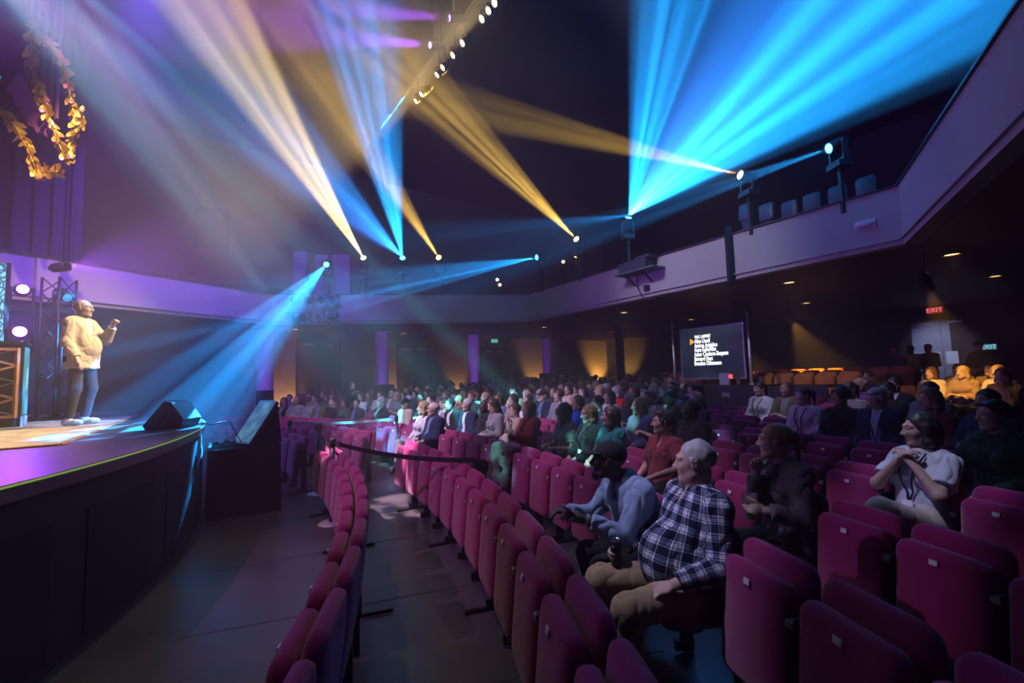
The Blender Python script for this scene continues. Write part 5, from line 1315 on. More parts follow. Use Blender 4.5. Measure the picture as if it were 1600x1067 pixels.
def hero(n, px, label, skin, top, pant, hair, hairc, jacket=None, shoe=None, turn=0.0, scale=1.0, off=(0, 0), yaw=None, **kw):
    ln = kw.get('lean', -0.12); best = None
    for kk in range(-14, 60):
        if (n, kk) in TAKEN: continue
        p, th = slot_pos(n, kk)
        if p.y < 0.8: continue
        fx = p-Vector((math.cos(th), math.sin(th)))*(math.sin(ln)*0.66+0.04); e_ = abs(to_px((fx.x, fx.y, floor_z(p.x, p.y)+1.2))[0]-px)
        if best is None or e_ < best[0]: best = (e_, kk)
    k = best[1]
    p, th = slot_pos(n, k); rz = th+PI/2+turn
    if yaw is None: yaw = max(-0.85, min(0.6, look_yaw(p, rz)*0.8))
    h_ = kw.pop('head', None) or (yaw, kw.pop('nod', 0.03), 0)
    kw.setdefault('fold', 0.014); kw.setdefault('detail', True); kw.setdefault('lean', -0.12); kw.setdefault('arms', LAP)
    d = fig_meshes(figure(head=h_, jacket=jacket is not None, **kw))
    f = Vector((-math.cos(th), -math.sin(th))); s_ = Vector((-f.y, f.x)); q = p+f*off[1]+s_*off[0]
    o = spawn(d, (q.x, q.y, floor_z(q.x, q.y)-0.012), rz, SKIN[skin], top, PANTM.get(pant, pant), hair, HAIRC.get(hairc), label, None, shoe, jacket, scale, True)
    TAKEN[(n, k)] = o; o_fig[o.name] = d; HEROES[(n, k)] = label; return o
o_fig = {}; HEROES = {}
def W(o, v): return Matrix.LocRotScale(o.location, o.rotation_euler, o.scale) @ Vector([float(x) for x in v])
def glasses(o, m=None):
    hd = o_fig[o.name]['head']; mb = MB()
    for sx in (-1, 1):
        c = Vector((sx*0.033, 0.108, 0.010)); mb.tube([c+Vector((0.021*math.cos(a), 0, 0.016*math.sin(a))) for a in [2*PI*i/14 for i in range(15)]], 0.0022, 5, cap=False)
        mb.tube([c+Vector((sx*0.021, 0, 0.004)), Vector((sx*0.076, 0.06, 0.012)), Vector((sx*0.080, 0.0, 0.012))], 0.002, 5)
    mb.tube([(-0.012, 0.110, 0.014), (0.012, 0.110, 0.014)], 0.002, 5)
    g = mb.build('glasses', m or M_plastic, o); g.matrix_local = hd; return g
def lanyard(o, m, drop=0.20, gap=0.020, badge=True):
    f = o_fig[o.name]['fig']; V = f['jacket'][0] if 'jacket' in f and False else f['shirt'][0]; R_ = f['R']; loc = (V-f['TP'](0, 0, 0))@R_
    def front(x, z):
        m_ = (np.abs(loc[:, 0]-x) < 0.02) & (np.abs(loc[:, 2]-z) < 0.02) & (loc[:, 1] > -0.01)
        return float(loc[m_, 1].max()) if m_.any() else 0.1
    for sx in (-1, 1):
        pts = []
        for i in range(7):
            q = i/6; x = sx*(0.075*(1-q)+0.006*q); z = 0.50-(0.50-drop)*q; pts.append(Vector(f['TP'](x, front(x, z)+gap*0.5, z).tolist()))
        mb = MB(); mb.tube(pts, 0.0065, 5); mb.build('lanyard_strap', m, o)
    if badge:
        c = Vector(f['TP'](0, front(0, drop-0.05)+gap*0.7, drop-0.05).tolist()); mb = MB(); mb.box(c, (0.075, 0.006, 0.10), Matrix(R_.tolist())); mb.build('badge', M_whitepaper, o)
def in_hand(o, side, ahead=0.075, out=0.045):
    sh, el, wr, hd, hn = o_fig[o.name]['fig']['limbs'][side]; return wr+hd*ahead-hn*out
M_lan = mat('lanyard_navy', (0.015, 0.018, 0.05), 0.8)

# -- plaid shirt, third row
plaid = hero(3, 1098, 'seated person in navy and white plaid shirt and khaki trousers holding a can', 1, plaid_mat(), 'khaki', 'short', 'grey', off=(0, 0.10), h=0.007, build=1.12, belly=0.75, lean=-0.22, yaw=-0.60, nod=0.0,
             arms=[((0.07, -0.02, 0.19), (0.00, 0.26, 0.02)), ((0.05, 0.04, 0.18), (0.02, 0.34, 0.06))], legs=[((0.17, 0.42, -0.01), (0.15, 0.40, -0.43)), ((0.20, 0.42, -0.01), (0.19, 0.40, -0.43))],
             hands=(0.45, 1.15), hand_n=((-0.2, 0.1, 1), (1, 0.0, 0.25)), uvs=True, collar=True, wide=1.05, jowl=0.9, neck=1.12, grey=True, shirt_len=0.07, seed=4, fold=0.016, pant_r=1.05)
c = in_hand(plaid, 1, 0.07, 0.045); can = thing('drink_can', 'dark drink can with silver top held by the plaid-shirted person', 'can', W(plaid, c)+Vector((0, 0, -0.06)))
mb = MB(); mb.lathe([(0.024, 0), (0.031, 0.008), (0.031, 0.135), (0.026, 0.152)], 18); mb.build('body', mat('can_dark', (0.03, 0.03, 0.045), 0.35, 0.5, var=0.5, vscale=25), can)
mb = MB(); mb.lathe([(0.0265, 0.150), (0.0275, 0.156), (0.025, 0.156), (0.024, 0.152), (0.001, 0.152)], 18, cap=False); mb.build('lid', M_steel, can)
mb = MB(); mb.box((0.004, 0, 0.155), (0.022, 0.012, 0.003)); mb.build('pull_tab', M_steel, can)

# -- denim jacket and cap, leaning forward over a phone
denim = hero(3, 945, 'person in light denim jacket and black cap leaning forward with a phone', 4, denim_mat(), 'black', 'cap', 'black_cap', h=0.0075, build=1.14, belly=0.3, lean=0.42, yaw=-0.42, nod=0.12, beard=True, collar=True, shirt_len=0.10,
             absarms=True, arms=[((0.05, 0.34, 0.17), (-0.03, 0.60, 0.33)), ((0.03, 0.36, 0.16), (-0.06, 0.58, 0.27))], hands=(0.7, 0.9), seed=9, fold=0.018)
c = in_hand(denim, 0, 0.09, 0.025); pr = o_fig[denim.name]['fig']
ph = thing('phone', 'dark phone held by the denim-jacketed person', 'phone', W(denim, c), denim.rotation_euler.z)
mb = MB(); mb.box((0, 0, 0.03), (0.075, 0.010, 0.15), Matrix.Rotation(-0.9, 3, 'X')); mb.build('case', M_plastic, ph)
mb = MB(); mb.box((0, -0.004, 0.034), (0.068, 0.004, 0.14), Matrix.Rotation(-0.9, 3, 'X')); mb.build('screen', mat('phone_dim', (0.02, 0.02, 0.02), 0.1, emit=(0.35, 0.1, 0.4), estr=0.15), ph)
mb = MB(); wl_ = pr['limbs'][0]; w_ = Vector(wl_[2].tolist()); d_ = Vector(wl_[3].tolist()); M = d_.to_track_quat('Z', 'Y').to_matrix().to_4x4(); M.translation = w_
mb.lathe([(0.034, -0.012), (0.037, 0), (0.034, 0.012)], 14, M, cap=False); mb.build('watch', mat('watch_silver', (0.6, 0.6, 0.62), 0.3, 0.8), denim)

# -- fourth row
mar = hero(4, 1014, 'person in short-sleeved maroon shirt resting an arm along the chair', 1, cloth('maroon_shirt', (0.22, 0.045, 0.055)), 'black', 'volume', 'dark', h=0.008, build=1.06, lean=-0.12, yaw=-0.62, nod=0.08, collar=True, sleeve='short', seed=12,
           arms=[((0.20, 0.10, 0.26), (0.10, 0.32, 0.18)), ((0.05, 0.05, 0.19), (-0.10, 0.27, 0.08))], hands=(0.9, 0.5))
cup = hero(4, 1172, 'person in grey blazer with chin on hand, holding a clear plastic cup', 0, TOPM['charcoal'], 'black', 'pony', 'blond', jacket=cloth('blazer_grey', (0.13, 0.12, 0.13)), h=0.008, fem=1.0, build=0.95, lean=0.04, yaw=-0.70, nod=0.04, collar=True, seed=15,
           arms=[((0.05, 0.05, 0.20), (-0.02, 0.30, 0.26)), ((-0.02, 0.16, 0.20), (-0.10, 0.17, 0.50))], hands=(1.1, 0.9), hand_n=((-1, 0.0, 0.2), None))
M_clear = mat('clear_plastic', (0.9, 0.9, 0.92), 0.08, trans=0.9, alpha=0.55); M_beer = mat('pale_beer', (0.75, 0.55, 0.25), 0.15, trans=0.6)
def plastic_cup(P, label, s=1.0):
    t = thing('plastic_cup', label, 'cup', P); mb = MB(); mb.lathe([(0.030*s, 0), (0.043*s, 0.14*s), (0.045*s, 0.145*s), (0.042*s, 0.14*s), (0.029*s, 0.004)], 18, cap=False); mb.lathe([(0.001, 0), (0.030*s, 0)], 18, cap=False); mb.build('cup_wall', M_clear, t)
    mb = MB(); mb.lathe([(0.028*s, 0.006), (0.038*s, 0.105*s)], 18); mb.build('drink', M_beer, t); return t
plastic_cup(W(cup, in_hand(cup, 0, 0.065, 0.05))+Vector((0, 0, -0.07)), 'clear plastic cup of beer held by the person in the blazer', 1.15)
teal = hero(4, 935, 'person in teal top with hands clasped on the lap, watch on wrist', 0, cloth('teal_top', (0.02, 0.20, 0.19)), 'black', 'long', 'brown', h=0.0085, fem=1.0, build=1.02, lean=-0.14, yaw=-0.66, sleeve='three', seed=18,
            arms=[((0.05, 0.05, 0.17), (-0.14, 0.25, 0.12)), ((0.05, 0.06, 0.17), (-0.13, 0.26, 0.13))], hands=(0.8, 0.7))
blo = hero(4, 903, 'person in open black cardigan and lanyard leaning on the next chair', 0, TOPM['charcoal'], 'black', 'bob', 'blond', jacket=cloth('cardigan_black', (0.015, 0.015, 0.018)), h=0.009, fem=1.0, build=0.96, lean=-0.16, yaw=-0.15, nod=-0.08, seed=21, arms=LAP); lanyard(blo, M_lan)
blk = hero(4, 868, 'person in grey short-sleeved top with glasses holding a pale bottle', 1, cloth('grey_tee', (0.16, 0.16, 0.16)), 'black', 'long', 'dark', h=0.009, fem=1.0, build=0.96, lean=-0.04, yaw=-0.62, nod=0.10, sleeve='short', seed=24,
           arms=[((0.05, 0.02, 0.19), (-0.06, 0.30, 0.19)), ((0.05, 0.07, 0.20), (-0.12, 0.31, 0.22))], hands=(1.0, 0.4)); glasses(blk)
c = W(blk, in_hand(blk, 0, 0.06, 0.035)); bo = thing('drink_bottle', 'pale drink bottle held by the person in glasses', 'bottle', c+Vector((0, 0, -0.14)))
mb = MB(); mb.lathe([(0.028, 0), (0.031, 0.01), (0.031, 0.14), (0.014, 0.18), (0.014, 0.205)], 16); mb.build('body', mat('bottle_pale', (0.7, 0.7, 0.72), 0.3), bo)
mb = MB(); mb.lathe([(0.0315, 0.04), (0.0315, 0.11)], 16, cap=False); mb.build('wrap', mat('bottle_wrap', (0.35, 0.36, 0.40), 0.5), bo)
redc = hero(4, 838, 'person in red cardigan over black top clapping', 0, TOPM['black'], 'black', 'long', 'auburn', jacket=cloth('cardigan_red', (0.34, 0.03, 0.035)), h=0.009, fem=1.0, build=0.96, lean=-0.06, yaw=-0.60, nod=0.08, seed=27,
            arms=[((0.05, 0.12, 0.22), (-0.13, 0.36, 0.30)), ((0.05, 0.12, 0.20), (-0.14, 0.36, 0.24))], hands=(0.15, 0.15), hand_n=((-1, 0, 0.1), (1, 0, 0.1)))
# -- fifth and sixth row
tee = hero(5, 1470, 'person in white T-shirt and cream trousers with hands clasped under the chin', 1, cloth('white_tee', (0.55, 0.57, 0.62)), cloth('cream_trousers', (0.58, 0.52, 0.44)), 'bob', 'dark', h=0.0075, fem=1.0, build=1.02, lean=-0.16, yaw=-0.50, nod=0.0, sleeve='short', seed=31,
           arms=[((0.06, 0.17, 0.20), (-0.150, 0.17, 0.47)), ((0.06, 0.17, 0.20), (-0.145, 0.18, 0.46))], hands=(0.7, 0.7), hand_n=((-1, 0.3, 0.2), (1, 0.3, 0.2)), legs=[((0.03, 0.45, 0.17), (-0.20, 0.58, -0.12, (-0.3, 0.8, -0.45))), CROSS[0]], pant_r=1.15); lanyard(tee, M_lan, 0.16)
grn = hero(6, 1500, 'person in dark green top reaching forward with a wine glass', 1, cloth('dark_green', (0.012, 0.045, 0.022)), 'black', 'volume', 'dark', h=0.009, fem=1.0, lean=-0.05, yaw=-0.45, seed=34,
           arms=[((0.05, 0.05, 0.18), (-0.10, 0.26, 0.08)), ((0.05, 0.16, 0.26), (0.02, 0.42, 0.30))], hands=(0.5, 1.0), hand_n=(None, (1, 0.0, 0.2)))
c = W(grn, in_hand(grn, 1, 0.07, 0.045)); gl = thing('wine_glass', 'stemless wine glass held out by the person in dark green', 'glass', c+Vector((0, 0, -0.045)))
mb = MB(); mb.lathe([(0.026, 0), (0.042, 0.03), (0.044, 0.055), (0.034, 0.11), (0.032, 0.11), (0.042, 0.055), (0.024, 0.004)], 20, cap=False); mb.lathe([(0.001, 0), (0.026, 0)], 20, cap=False); mb.build('bowl', M_clear, gl)
mb = MB(); mb.lathe([(0.024, 0.006), (0.040, 0.045)], 20); mb.build('wine', mat('white_wine', (0.6, 0.5, 0.2), 0.1, trans=0.7), gl)
kne = hero(5, 1668, 'person in dark clothes with a ringed hand resting on a crossed knee', 1, TOPM['black'], 'black', 'pony', 'dark', h=0.009, fem=1.0, lean=-0.1, seed=36, arms=[((0.05, 0.05, 0.2), (-0.1, 0.26, 0.08)), ((0.05, 0.20, 0.24), (-0.10, 0.46, 0.21))], hands=(0.5, 0.9), legs=CROSS)
gls = hero(5, 1072, 'person in black sweater with thick glasses', 4, TOPM['black'], 'black', 'short', 'dark', h=0.010, build=1.08, yaw=-0.65, seed=38); glasses(gls)
# -- third row, beyond the empty chairs
crs_ = hero(3, 684, 'person in navy jacket and green-grey trousers sitting with crossed legs', 0, TOPM['slate blue'], cloth('grey_green', (0.22, 0.26, 0.20)), 'thin', 'grey', jacket=TOPM['navy'], h=0.009, build=1.06, lean=-0.05, collar=True, legs=CROSS, seed=41, shoe=M_shoew, belly=0.3, fold=0.012, yaw=-0.3,
            arms=[((0.05, 0.06, 0.19), (-0.06, 0.30, 0.14)), ((0.05, 0.06, 0.19), (-0.10, 0.30, 0.16))]); glasses(crs_)
hero(3, 655, 'person in pale scarf top and white trousers with crossed legs', 0, TOPM['white'], cloth('white_trousers', (0.5, 0.5, 0.5)), 'long', 'blond', h=0.011, fem=1.0, build=0.94, legs=CROSS, seed=44, detail=False)
hero(4, 727, 'person in navy suit sitting upright with pale blue trousers', 1, TOPM['white'], cloth('pale_blue_trousers', (0.25, 0.32, 0.42)), 'short', 'grey', jacket=TOPM['navy'], h=0.010, build=1.05, seed=47, collar=True, lean=-0.02)
hero(4, 702, 'person in dark suit bent over folded arms', 1, TOPM['white'], 'black', 'short', 'dark', jacket=TOPM['black'], h=0.011, seed=49, collar=True, lean=0.12, detail=False, arms=POSES['fold']['arms'])
for x, tp, jk, hr, hcx, fem, lab, ps in ((773, 'slate blue', None, 'bob', 'brown', 1.0, 'person in slate blue denim shirt with arms folded', 'fold'), (797, 'grey', None, 'long', 'dark', 1.0, 'person in grey top with dark long hair, hand at chin', 'chin'),
                                         (824, 'white', None, 'short', 'brown', 0.0, 'person in pale shirt leaning to one side', 'lap')):
    hero(5, x, lab.replace(' with dark long hair,', ' with'), 1, TOPM[tp], 'blue denim', hr, hcx, h=0.012, fem=fem, seed=int(x), detail=False, arms=POSES[ps]['arms'])
hero(6, 845, 'person in navy jacket and black cap sitting among the crowd', 0, TOPM['slate blue'], 'black', 'cap', 'black_cap', jacket=TOPM['navy'], h=0.011, seed=53, collar=True)
hero(6, 872, 'person in grey shirt beside the navy jacket and cap', 0, TOPM['grey'], 'black', 'afro', 'brown', h=0.011, seed=55)
hero(5, 893, 'person in bright blue hooded sweater', 1, cloth('bright_blue', (0.02, 0.08, 0.55)), 'black', 'long', 'brown', h=0.011, fem=1.0, seed=57)
hero(6, 938, 'person in pale grey top with hands in lap, sixth row', 1, TOPM['white'], 'black', 'long', 'dark', h=0.011, fem=1.0, seed=59)
hero(7, 965, 'person in bright red sweater holding a glowing phone', 0, cloth('bright_red', (0.55, 0.02, 0.02)), 'black', 'bob', 'grey', h=0.011, fem=1.0, seed=61)
hero(5, 985, 'person in lavender jacket sitting upright in the fifth row', 0, TOPM['grey'], 'black', 'long', 'blond', jacket=cloth('lavender', (0.30, 0.24, 0.42)), h=0.011, fem=1.0, seed=63)
hero(6, 1040, 'person in dark navy coat with flat cap', 1, TOPM['navy'], 'black', 'cap', 'black_cap', jacket=TOPM['black'], h=0.011, seed=65)
hero(7, 1062, 'person in grey hooded top with hand to the face', 1, TOPM['grey'], 'black', 'short', 'brown', h=0.012, seed=67, arms=POSES['chin']['arms'], detail=False)
# -- the darker side of the house
knit = hero(7, 1262, 'person in white knitted sweater with dark lanyard', 0, cloth('white_knit', (0.55, 0.52, 0.50)), 'black', 'pony', 'brown', h=0.010, fem=1.0, build=1.04, seed=71, yaw=-0.5); lanyard(knit, M_lan, 0.1)
hero(8, 1303, 'person in striped grey top turned to the white knitted sweater', 2, stripe_mat('stripe_grey', (0.35, 0.33, 0.34), (0.08, 0.08, 0.09)), 'black', 'pony', 'dark', h=0.011, fem=1.0, seed=73)
suit = hero(7, 1372, 'person in dark suit, pale blue shirt and lanyard looking down', 1, cloth('pale_blue_shirt', (0.40, 0.50, 0.68)), 'black', 'volume', 'grey', jacket=TOPM['navy'], h=0.009, build=1.08, seed=75, collar=True, head=(-0.35, -0.35, 0), yaw=0, lean=-0.02); lanyard(suit, M_lan, 0.16)
wht = hero(8, 1182, 'person in white shirt with lanyard beside an olive jacket', 1, TOPM['white'], 'black', 'pony', 'dark', h=0.011, fem=1.0, seed=77); lanyard(wht, M_lan, 0.12)
hero(8, 1204, 'person in open olive jacket with arms folded', 2, TOPM['grey'], 'black', 'short', 'brown', jacket=TOPM['olive'], h=0.011, seed=79, arms=POSES['fold']['arms'])
for n, x, tp, jk, hr, hcx, fem, lab, ps in (
    (8, 1330, 'charcoal', None, 'short', 'dark', 0.0, 'person in charcoal sweater holding a small lit sheet', 'phone'), (9, 1360, 'purple', None, 'thin', 'grey', 0.0, 'person in plum top in the dark seats', 'lap'),
    (8, 1388, 'grey', None, 'short', 'dark', 0.0, 'person in grey top behind the dark suit', 'chin'), (9, 1410, 'white', 'black', 'short', 'dark', 0.0, 'person in black jacket and white shirt by the door', 'lap'),
    (7, 1440, 'maroon', None, 'long', 'auburn', 1.0, 'person in maroon top holding a white cup', 'lap'), (7, 1468, 'navy', None, 'short', 'dark', 0.0, 'person in navy shirt seen from the side', 'fold'),
    (12, 1436, 'cream', None, 'bob', 'brown', 1.0, 'person in cream top caught by the amber light', 'lap'), (12, 1466, 'tan', None, 'long', 'blond', 1.0, 'person in tan top and dark scarf in the amber light', 'fold'),
    (13, 1490, 'white', 'tan', 'short', 'dark', 0.0, 'person in tan suit and white shirt in the amber light', 'lap'), (12, 1516, 'cream', None, 'bob', 'blond', 1.0, 'person in pale top with a bright hand fan in amber light', 'lap'),
    (13, 1530, 'tan', None, 'short', 'brown', 0.0, 'person in sandy shirt behind the fan in amber light', 'chin'), (11, 1580, 'cream', None, 'bob', 'brown', 1.0, 'person in yellow blouse resting the chin on a hand', 'chin'),
    (7, 1500, 'pink', None, 'long', 'dark', 1.0, 'person in dusky pink top behind the dark green one', 'lap'), (7, 1542, 'black', None, 'afro', 'dark', 0.0, 'tall person in black blocking the view to the amber group', 'lap'),
    (6, 1598, 'slate blue', 'black', 'short', 'dark', 0.0, 'person in black jacket over a blue shirt at the row end', 'lap'), (11, 1352, 'charcoal', None, 'short', 'dark', 0.0, 'person in charcoal top near the orange-lit chairs', 'lap')):
    ym = cloth('yellow_blouse', (0.62, 0.45, 0.10)) if x == 1580 else TOPM[tp]
    hero(n, x, lab, prs.choice((0, 1, 1, 2)), ym, 'black', hr, hcx, jacket=TOPM[jk] if jk else None, h=0.012, fem=fem, seed=int(x), detail=False, arms=POSES[ps]['arms'], collar=jk is not None)

# ---- the speaker on the stage and people standing at the back
def standing(P, rz, label, skin, top, pant, hair, hairc, jacket=None, shoe=None, scale=1.0, h=0.009, **kw):
    d = fig_meshes(figure(h=h, stand=True, jacket=jacket is not None, **kw)); o = spawn(d, P, rz, SKIN[skin], top, PANTM.get(pant, pant), hair, HAIRC.get(hairc), label, None, shoe, jacket, scale, h < 0.01); o_fig[o.name] = d; return o
sp = onz(124, 666, SZ)
spk = standing((sp.x, sp.y, SZ+0.014), -PI/2+0.12, 'person in beige blazer and dark trousers speaking on the stage rug', 0, cloth('speaker_shirt', (0.55, 0.62, 0.70)), cloth('speaker_trousers', (0.045, 0.045, 0.055)), 'thin', 'blond', jacket=cloth('beige_blazer', (0.66, 0.52, 0.38)), shoe=M_shoew, scale=1.03,
               h=0.009, detail=True, lean=-0.05, head=(0.10, 0.02, 0), belly=0.30, build=1.0, collar=True, shirt_len=0.0, jacket_len=0.17, jclosed=True, fold=0.012, seed=81,
               arms=[((0.05, 0.14, 0.24), (-0.02, 0.30, 0.44)), ((0.06, -0.02, 0.18), (0.05, 0.10, -0.05))], hands=(1.3, 0.5), legs=[((0.11, 0.05, -0.42), (0.11, -0.02, -0.84)), ((0.10, 0.00, -0.42), (0.10, -0.06, -0.84))]); glasses(spk)
mb = MB(); mb.box((0.205, -0.06, 0.90), (0.012, 0.05, 0.07)); mb.build('belt_pack', M_plastic, spk)
cp = aty(551, 600, 13.6); z0 = floor_z(cp.x, cp.y)
standing((cp.x, cp.y, z0), 0.65+PI, 'standing person in black working a camera behind the crowd', 1, TOPM['black'], 'black', 'long', 'dark', h=0.012, fem=1.0, fold=0.01, arms=[((0.04, 0.16, 0.24), (-0.06, 0.32, 0.44))]*2, scale=0.96)
ct = thing('video_camera', 'black video camera on a tripod beside the standing operator', 'camera', (cp.x-0.35, cp.y-0.42, z0), 0.5)
mb = MB(); mb.box((0, 0, 1.38), (0.14, 0.30, 0.16)); mb.lathe([(0.05, -0.30), (0.055, -0.15)], 12, Matrix.Translation((0, 0, 1.38)) @ Matrix.Rotation(PI/2, 4, 'X')); mb.build('camera_body', M_plastic, ct)
for k in range(3):
    a = 2*PI*k/3; mb = MB(); mb.tube([(0, 0, 1.25), (0.38*math.cos(a), 0.38*math.sin(a), 0.0)], 0.016, 6); mb.build('leg', M_black, ct)
dp = aty(1424, 560, 12.6); z0 = floor_z(dp.x, dp.y)
sd = standing((dp.x, dp.y, z0), 1.9, 'standing person in white shirt with lanyard by the double doors', 3, TOPM['white'], 'black', 'short', 'dark', h=0.012, fold=0.01, arms=[((0.05, 0.10, 0.2), (-0.10, 0.30, 0.22))]*2)
for i, (x, Y, tp) in enumerate(((1452, 12.9, 'black'), (1400, 12.2, 'charcoal'), (1532, 11.0, 'black'))):
    dp = aty(x, 560, Y); standing((dp.x, dp.y, floor_z(dp.x, dp.y)), 1.9, ['standing person in black beside the doors', 'standing person in charcoal against the rear wall', 'standing person in black and a cap past the doors'][i], 2, TOPM[tp], 'black', ['short', 'short', 'cap'][i], 'black_cap' if i == 2 else 'dark', h=0.014, fold=0.01)
# ================================================================== barriers, screen, desk, signs and small lamps
M_base = mat('stanchion_base', (0.55, 0.55, 0.52), 0.4, 0.2)
def stanchion(P, label, pole=0.028, h_=1.02):
    t = thing('stanchion', label, 'barrier post', (P[0], P[1], 0))
    mb = MB(); mb.lathe([(0.17, 0), (0.17, 0.012), (0.15, 0.025), (0.04, 0.035)], 24); mb.build('base', M_base, t)
    mb = MB(); mb.lathe([(pole, 0.03), (pole, h_-0.10)], 12); mb.build('pole', M_black, t)
    mb = MB(); mb.lathe([(pole+0.006, h_-0.10), (pole+0.010, h_-0.09), (pole+0.010, h_-0.01), (pole, h_)], 12); mb.build('belt_head', M_plastic, t); return t
sA = onz(452, 743, 0); sB = onz(498, 772, 0); sB2 = onz(507, 779, 0); sC = onz(520, 818, 0); sD = aty(620, 690, 8.9); sE = onz(598, 752, 0); sF = onz(652, 785, 0)
stanchion(sA, 'black belt post beside the draped riser'); stanchion(sB, 'thick black belt post in the cross aisle', 0.05, 1.08); stanchion(sC, 'black belt post with pale round base by the first row')
stanchion(sD, 'black belt post at the far end of the cyan-lit belt')
def belt(a, b, label, sag=0.04, w=0.05):
    a = Vector(a); b = Vector(b); n = 14; mb = MB(); vs = []
    for i in range(n+1):
        f = i/n; p = a+(b-a)*f; p.z -= sag*4*f*(1-f); vs += [(p.x, p.y, p.z-w/2), (p.x, p.y, p.z+w/2)]
    d = (b-a).normalized(); nn = Vector((-d.y, d.x, 0))*0.002; m_ = len(vs)
    vs = [tuple(Vector(v)+nn) for v in vs]+[tuple(Vector(v)-nn) for v in vs]
    fs = [(2*i, 2*i+2, 2*i+3, 2*i+1) for i in range(n)]+[(m_+2*i, m_+2*i+1, m_+2*i+3, m_+2*i+2) for i in range(n)]+[(2*i+1, 2*i+3, m_+2*i+3, m_+2*i+1) for i in range(n)]+[(2*i, m_+2*i, m_+2*i+2, 2*i+2) for i in range(n)]
    mb.add(vs, fs); return tag(mb.build('barrier_belt', mat(label[:6]+'_belt', (0.25, 0.27, 0.28) if 'pale' in label else (0.012, 0.012, 0.013), 0.6)), label, 'belt')
belt((sA.x, sA.y, 0.97), (sD.x, sD.y, 0.97), 'pale belt strung between two posts, lit cyan')
e = onz(742, 714, 0.93); belt((sC.x, sC.y, 0.97), (e.x, e.y, 0.90), 'black belt strung from the post to a second row chair', 0.06)
belt((sC.x, sC.y, 0.93), (sB.x, sB.y, 1.0), 'short black belt between two neighbouring posts', 0.08)

# ---- projection screen with scrolling names, on poles
t3, n3 = wall_frame(FA[3], FA[4])
def scr_pt(px, py, Y0=None): return on_line(px, py, SA, SB)
SA = aty(1062, 520, 13.0); SB = SA+t3*4.0; SA = (SA.x, SA.y); SB = (SB.x, SB.y)
tl = scr_pt(1063, 516); tr = scr_pt(1160, 504); bl_ = scr_pt(1068, 592)
rzs = math.atan2(t3.y, t3.x); wS = (Vector((tr.x-tl.x, tr.y-tl.y))).length; hS = tl.z-bl_.z
ps = thing('projection_screen', 'dark framed screen listing names in white letters on tall poles', 'screen', (tl.x, tl.y, 0), rzs)
fy = -1 if (rotz(-rzs) @ n3).y < 0 else 1
def scr_img():
    m = bpy.data.materials.new('screen_image'); m.use_nodes = True; nt = m.node_tree; b = nt.nodes['Principled BSDF']; b.inputs['Base Color'].default_value = (0.01, 0.012, 0.014, 1)
    tc = nt.nodes.new('ShaderNodeTexCoord'); n_ = nt.nodes.new('ShaderNodeTexNoise'); n_.inputs['Scale'].default_value = 0.9; nt.links.new(tc.outputs['Object'], n_.inputs['Vector'])
    r = nt.nodes.new('ShaderNodeValToRGB'); e = r.color_ramp.elements; e[0].position = 0.40; e[0].color = (0.004, 0.010, 0.018, 1); e[1].position = 0.72; e[1].color = (0.03, 0.055, 0.07, 1)
    nt.links.new(n_.outputs['Fac'], r.inputs['Fac']); nt.links.new(r.outputs['Color'], b.inputs['Emission Color']); b.inputs['Emission Strength'].default_value = 0.8; return m
mb = MB(); mb.box((wS/2, 0, tl.z-hS/2), (wS, 0.03, hS)); mb.build('panel', scr_img(), ps)
mb = MB()
for a, b in (((0, 0, tl.z), (wS, 0, tl.z)), ((0, 0, tl.z), (0, 0, tl.z-hS)), ((wS, 0, tl.z), (wS, 0, tl.z-hS)), ((0, 0, tl.z-hS), (wS, 0, tl.z-hS))): mb.bar(a, b, 0.05, 0.035)
mb.build('frame', mat('screen_frame', (0.35, 0.36, 0.38), 0.4, 0.5), ps)
M_txt = mat('screen_letters', (0.8, 0.8, 0.8), 0.5, emit=(1, 1, 1), estr=1.6)
LINES = [('PAUL LAMBERT', 526, 0.115), ('Aline Lhuell', 533.5, 0.16), ('Andrea Avigiglou', 540.5, 0.16), ('Anne Kellerman', 547, 0.16), ('Asher Clodarra-Simpson', 554, 0.16), ('Bernard Hoyt', 561, 0.16), ('Brandon Ditmanson', 568, 0.16)]
Mt = Matrix.Rotation(PI/2, 4, 'X') if fy < 0 else Matrix.Rotation(PI, 4, 'Z') @ Matrix.Rotation(PI/2, 4, 'X')
for s_, yy, sz in LINES:
    cu = bpy.data.curves.new('name_line', 'FONT'); cu.body = s_; cu.size = sz; cu.extrude = 0.002; cu.offset = 0.004
    tmp = bpy.data.objects.new('tmp', cu); COL.objects.link(tmp); dg = bpy.context.evaluated_depsgraph_get(); dg.update(); me = bpy.data.meshes.new_from_object(tmp.evaluated_get(dg)); bpy.data.objects.remove(tmp)
    me.materials.clear(); me.materials.append(M_txt); o = obj('name_line', me, ps); lp_ = scr_pt(1086, yy+3); o['label'] = 'white lettering on the screen'; o.scale = (0.62, 1, 1)
    o.rotation_euler = (PI/2, 0, 0 if fy < 0 else PI); o.location = ((Vector((lp_.x-tl.x, lp_.y-tl.y))).length, fy*0.022, lp_.z)
mb = MB(); a = scr_pt(1079, 529.5); b = scr_pt(1079, 539.5); c_ = scr_pt(1086, 534); f_ = lambda v: ((Vector((v.x-tl.x, v.y-tl.y))).length, fy*0.024, v.z)
mb.add([f_(a), f_(b), f_(c_)], [(0, 1, 2)]); mb.build('arrow_mark', mat('arrow_orange', (0.9, 0.3, 0.02), 0.5, emit=(1.0, 0.33, 0.03), estr=1.8), ps)
M_pole = mat('pole_silver', (0.62, 0.66, 0.72), 0.35, 0.6)
